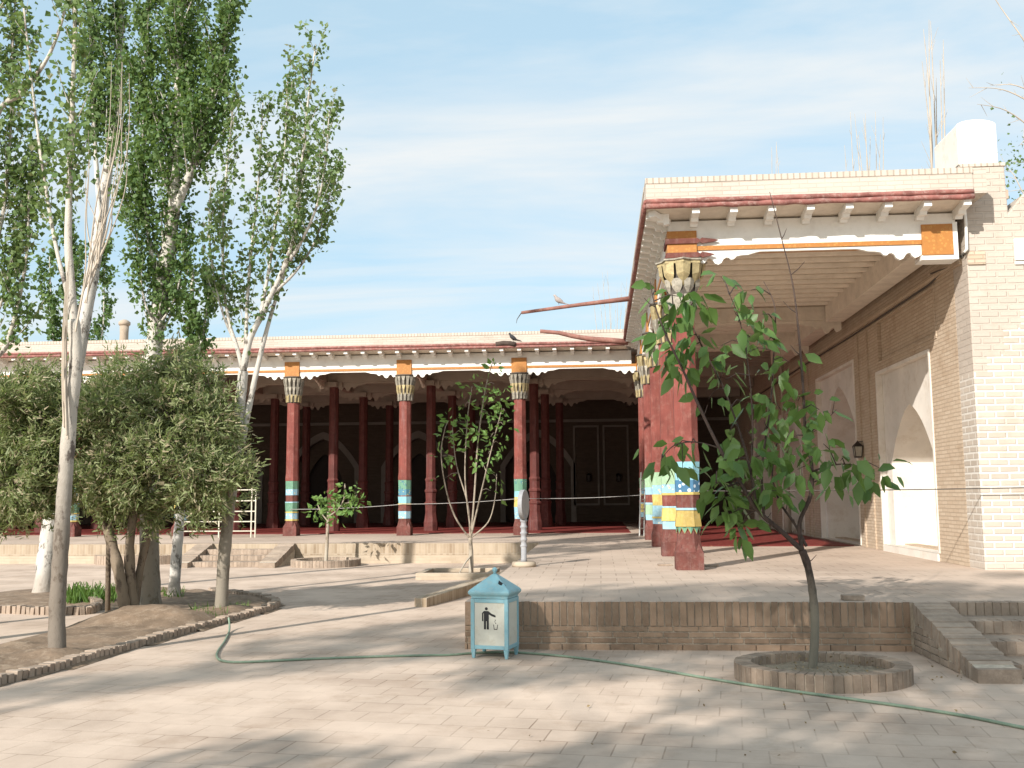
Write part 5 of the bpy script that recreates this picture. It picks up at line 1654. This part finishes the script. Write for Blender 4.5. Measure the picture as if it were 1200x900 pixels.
grass(78, 134, 701, 710, 420, .22)
grass(186, 215, 698, 704, 90, .14)
grass(225, 268, 719, 730, 130, .12)
grass(268, 292, 715, 720, 60, .1)
grass(-5, 38, 649, 654, 200, .3)
C = []
for _ in range(60):
    p = atz(random.uniform(560, 1200), random.uniform(745, 890)) if random.random() < .6 else atz(random.uniform(1075, 1160), random.uniform(765, 800))
    if (p - rc).length > .8 and (p.y < 10.7) and not (p.x > 3.1 and p.y > 8.9): C.append((p.x, p.y, .012))
for _ in range(140):
    a = random.uniform(0, 6.28); r_ = .58 * random.random() ** .5
    C.append((rc.x + r_ * math.cos(a), rc.y + r_ * math.sin(a), .115))
Dn = rng.normal(size=(len(C), 3)); Dn[:, 2] *= .15
tag(leaf_mesh('litter', np.array(C), .026, 'litter', None, (0, 0, 0), 'diamond', 0, Dn, .6), 'small dry leaves scattered on paving and planter soil', 'litter', None, 'stuff')

# ------------------------------------------------------------------ sky and sun
wd_ = bpy.data.worlds.new('World'); scene.world = wd_; wd_.use_nodes = True
t = wd_.node_tree
bg = t.nodes['Background']
sky = t.nodes.new('ShaderNodeTexSky'); sky.sky_type = 'NISHITA'; sky.sun_disc = False
el = math.asin(-SUN.z); az = math.atan2(-SUN.x, -SUN.y)
sky.sun_elevation = el; sky.sun_rotation = az
sky.air_density = 1.0; sky.dust_density = 2.0; sky.ozone_density = 1.5
tc = t.nodes.new('ShaderNodeTexCoord')
spx = t.nodes.new('ShaderNodeSeparateXYZ'); t.links.new(tc.outputs['Generated'], spx.inputs[0])
den = math_n(t, 'ADD', math_n(t, 'MAXIMUM', spx.outputs[2], 0.0), 0.22)
cbx = t.nodes.new('ShaderNodeCombineXYZ')
t.links.new(math_n(t, 'DIVIDE', spx.outputs[0], den), cbx.inputs[0]); t.links.new(math_n(t, 'DIVIDE', spx.outputs[1], den), cbx.inputs[1])
mp = t.nodes.new('ShaderNodeMapping'); mp.inputs['Scale'].default_value = (0.6, 1.9, 1); mp.inputs['Rotation'].default_value = (0, 0, -.35); mp.inputs['Location'].default_value = (1.7, .6, 0)
t.links.new(cbx.outputs[0], mp.inputs['Vector'])
n1 = t.nodes.new('ShaderNodeTexNoise'); n1.inputs['Scale'].default_value = 1.25; n1.inputs['Detail'].default_value = 9; n1.inputs['Roughness'].default_value = .58; n1.inputs['Distortion'].default_value = .5
t.links.new(mp.outputs[0], n1.inputs['Vector'])
cf = ramp(t, n1.outputs[0], .42, .68, (0.02,) * 3, (.97,) * 3)
veil = mixc(t, .72, sky.outputs[0], (2.4, 3.35, 3.8))
col_ = mixc(t, cf, veil, (3.7, 3.85, 3.9))
t.links.new(col_, bg.inputs['Color'])
bg.inputs['Strength'].default_value = 0.15
sl = bpy.data.lights.new('sun', 'SUN'); sl.energy = 4.2; sl.angle = math.radians(.7); sl.color = (1, .95, .88)
so_ = bpy.data.objects.new('sun', sl); COL.objects.link(so_)
so_.rotation_euler = SUN.to_track_quat('-Z', 'Y').to_euler()

scene.view_settings.view_transform = 'Standard'; scene.view_settings.look = 'None'
scene.view_settings.exposure = 0.68; scene.view_settings.gamma = 1.0
scene.render.engine = 'CYCLES'
scene.cycles.use_denoising = True
scene.cycles.max_bounces = 8; scene.cycles.diffuse_bounces = 5; scene.cycles.transparent_max_bounces = 6
scene.cycles.sample_clamp_indirect = 6
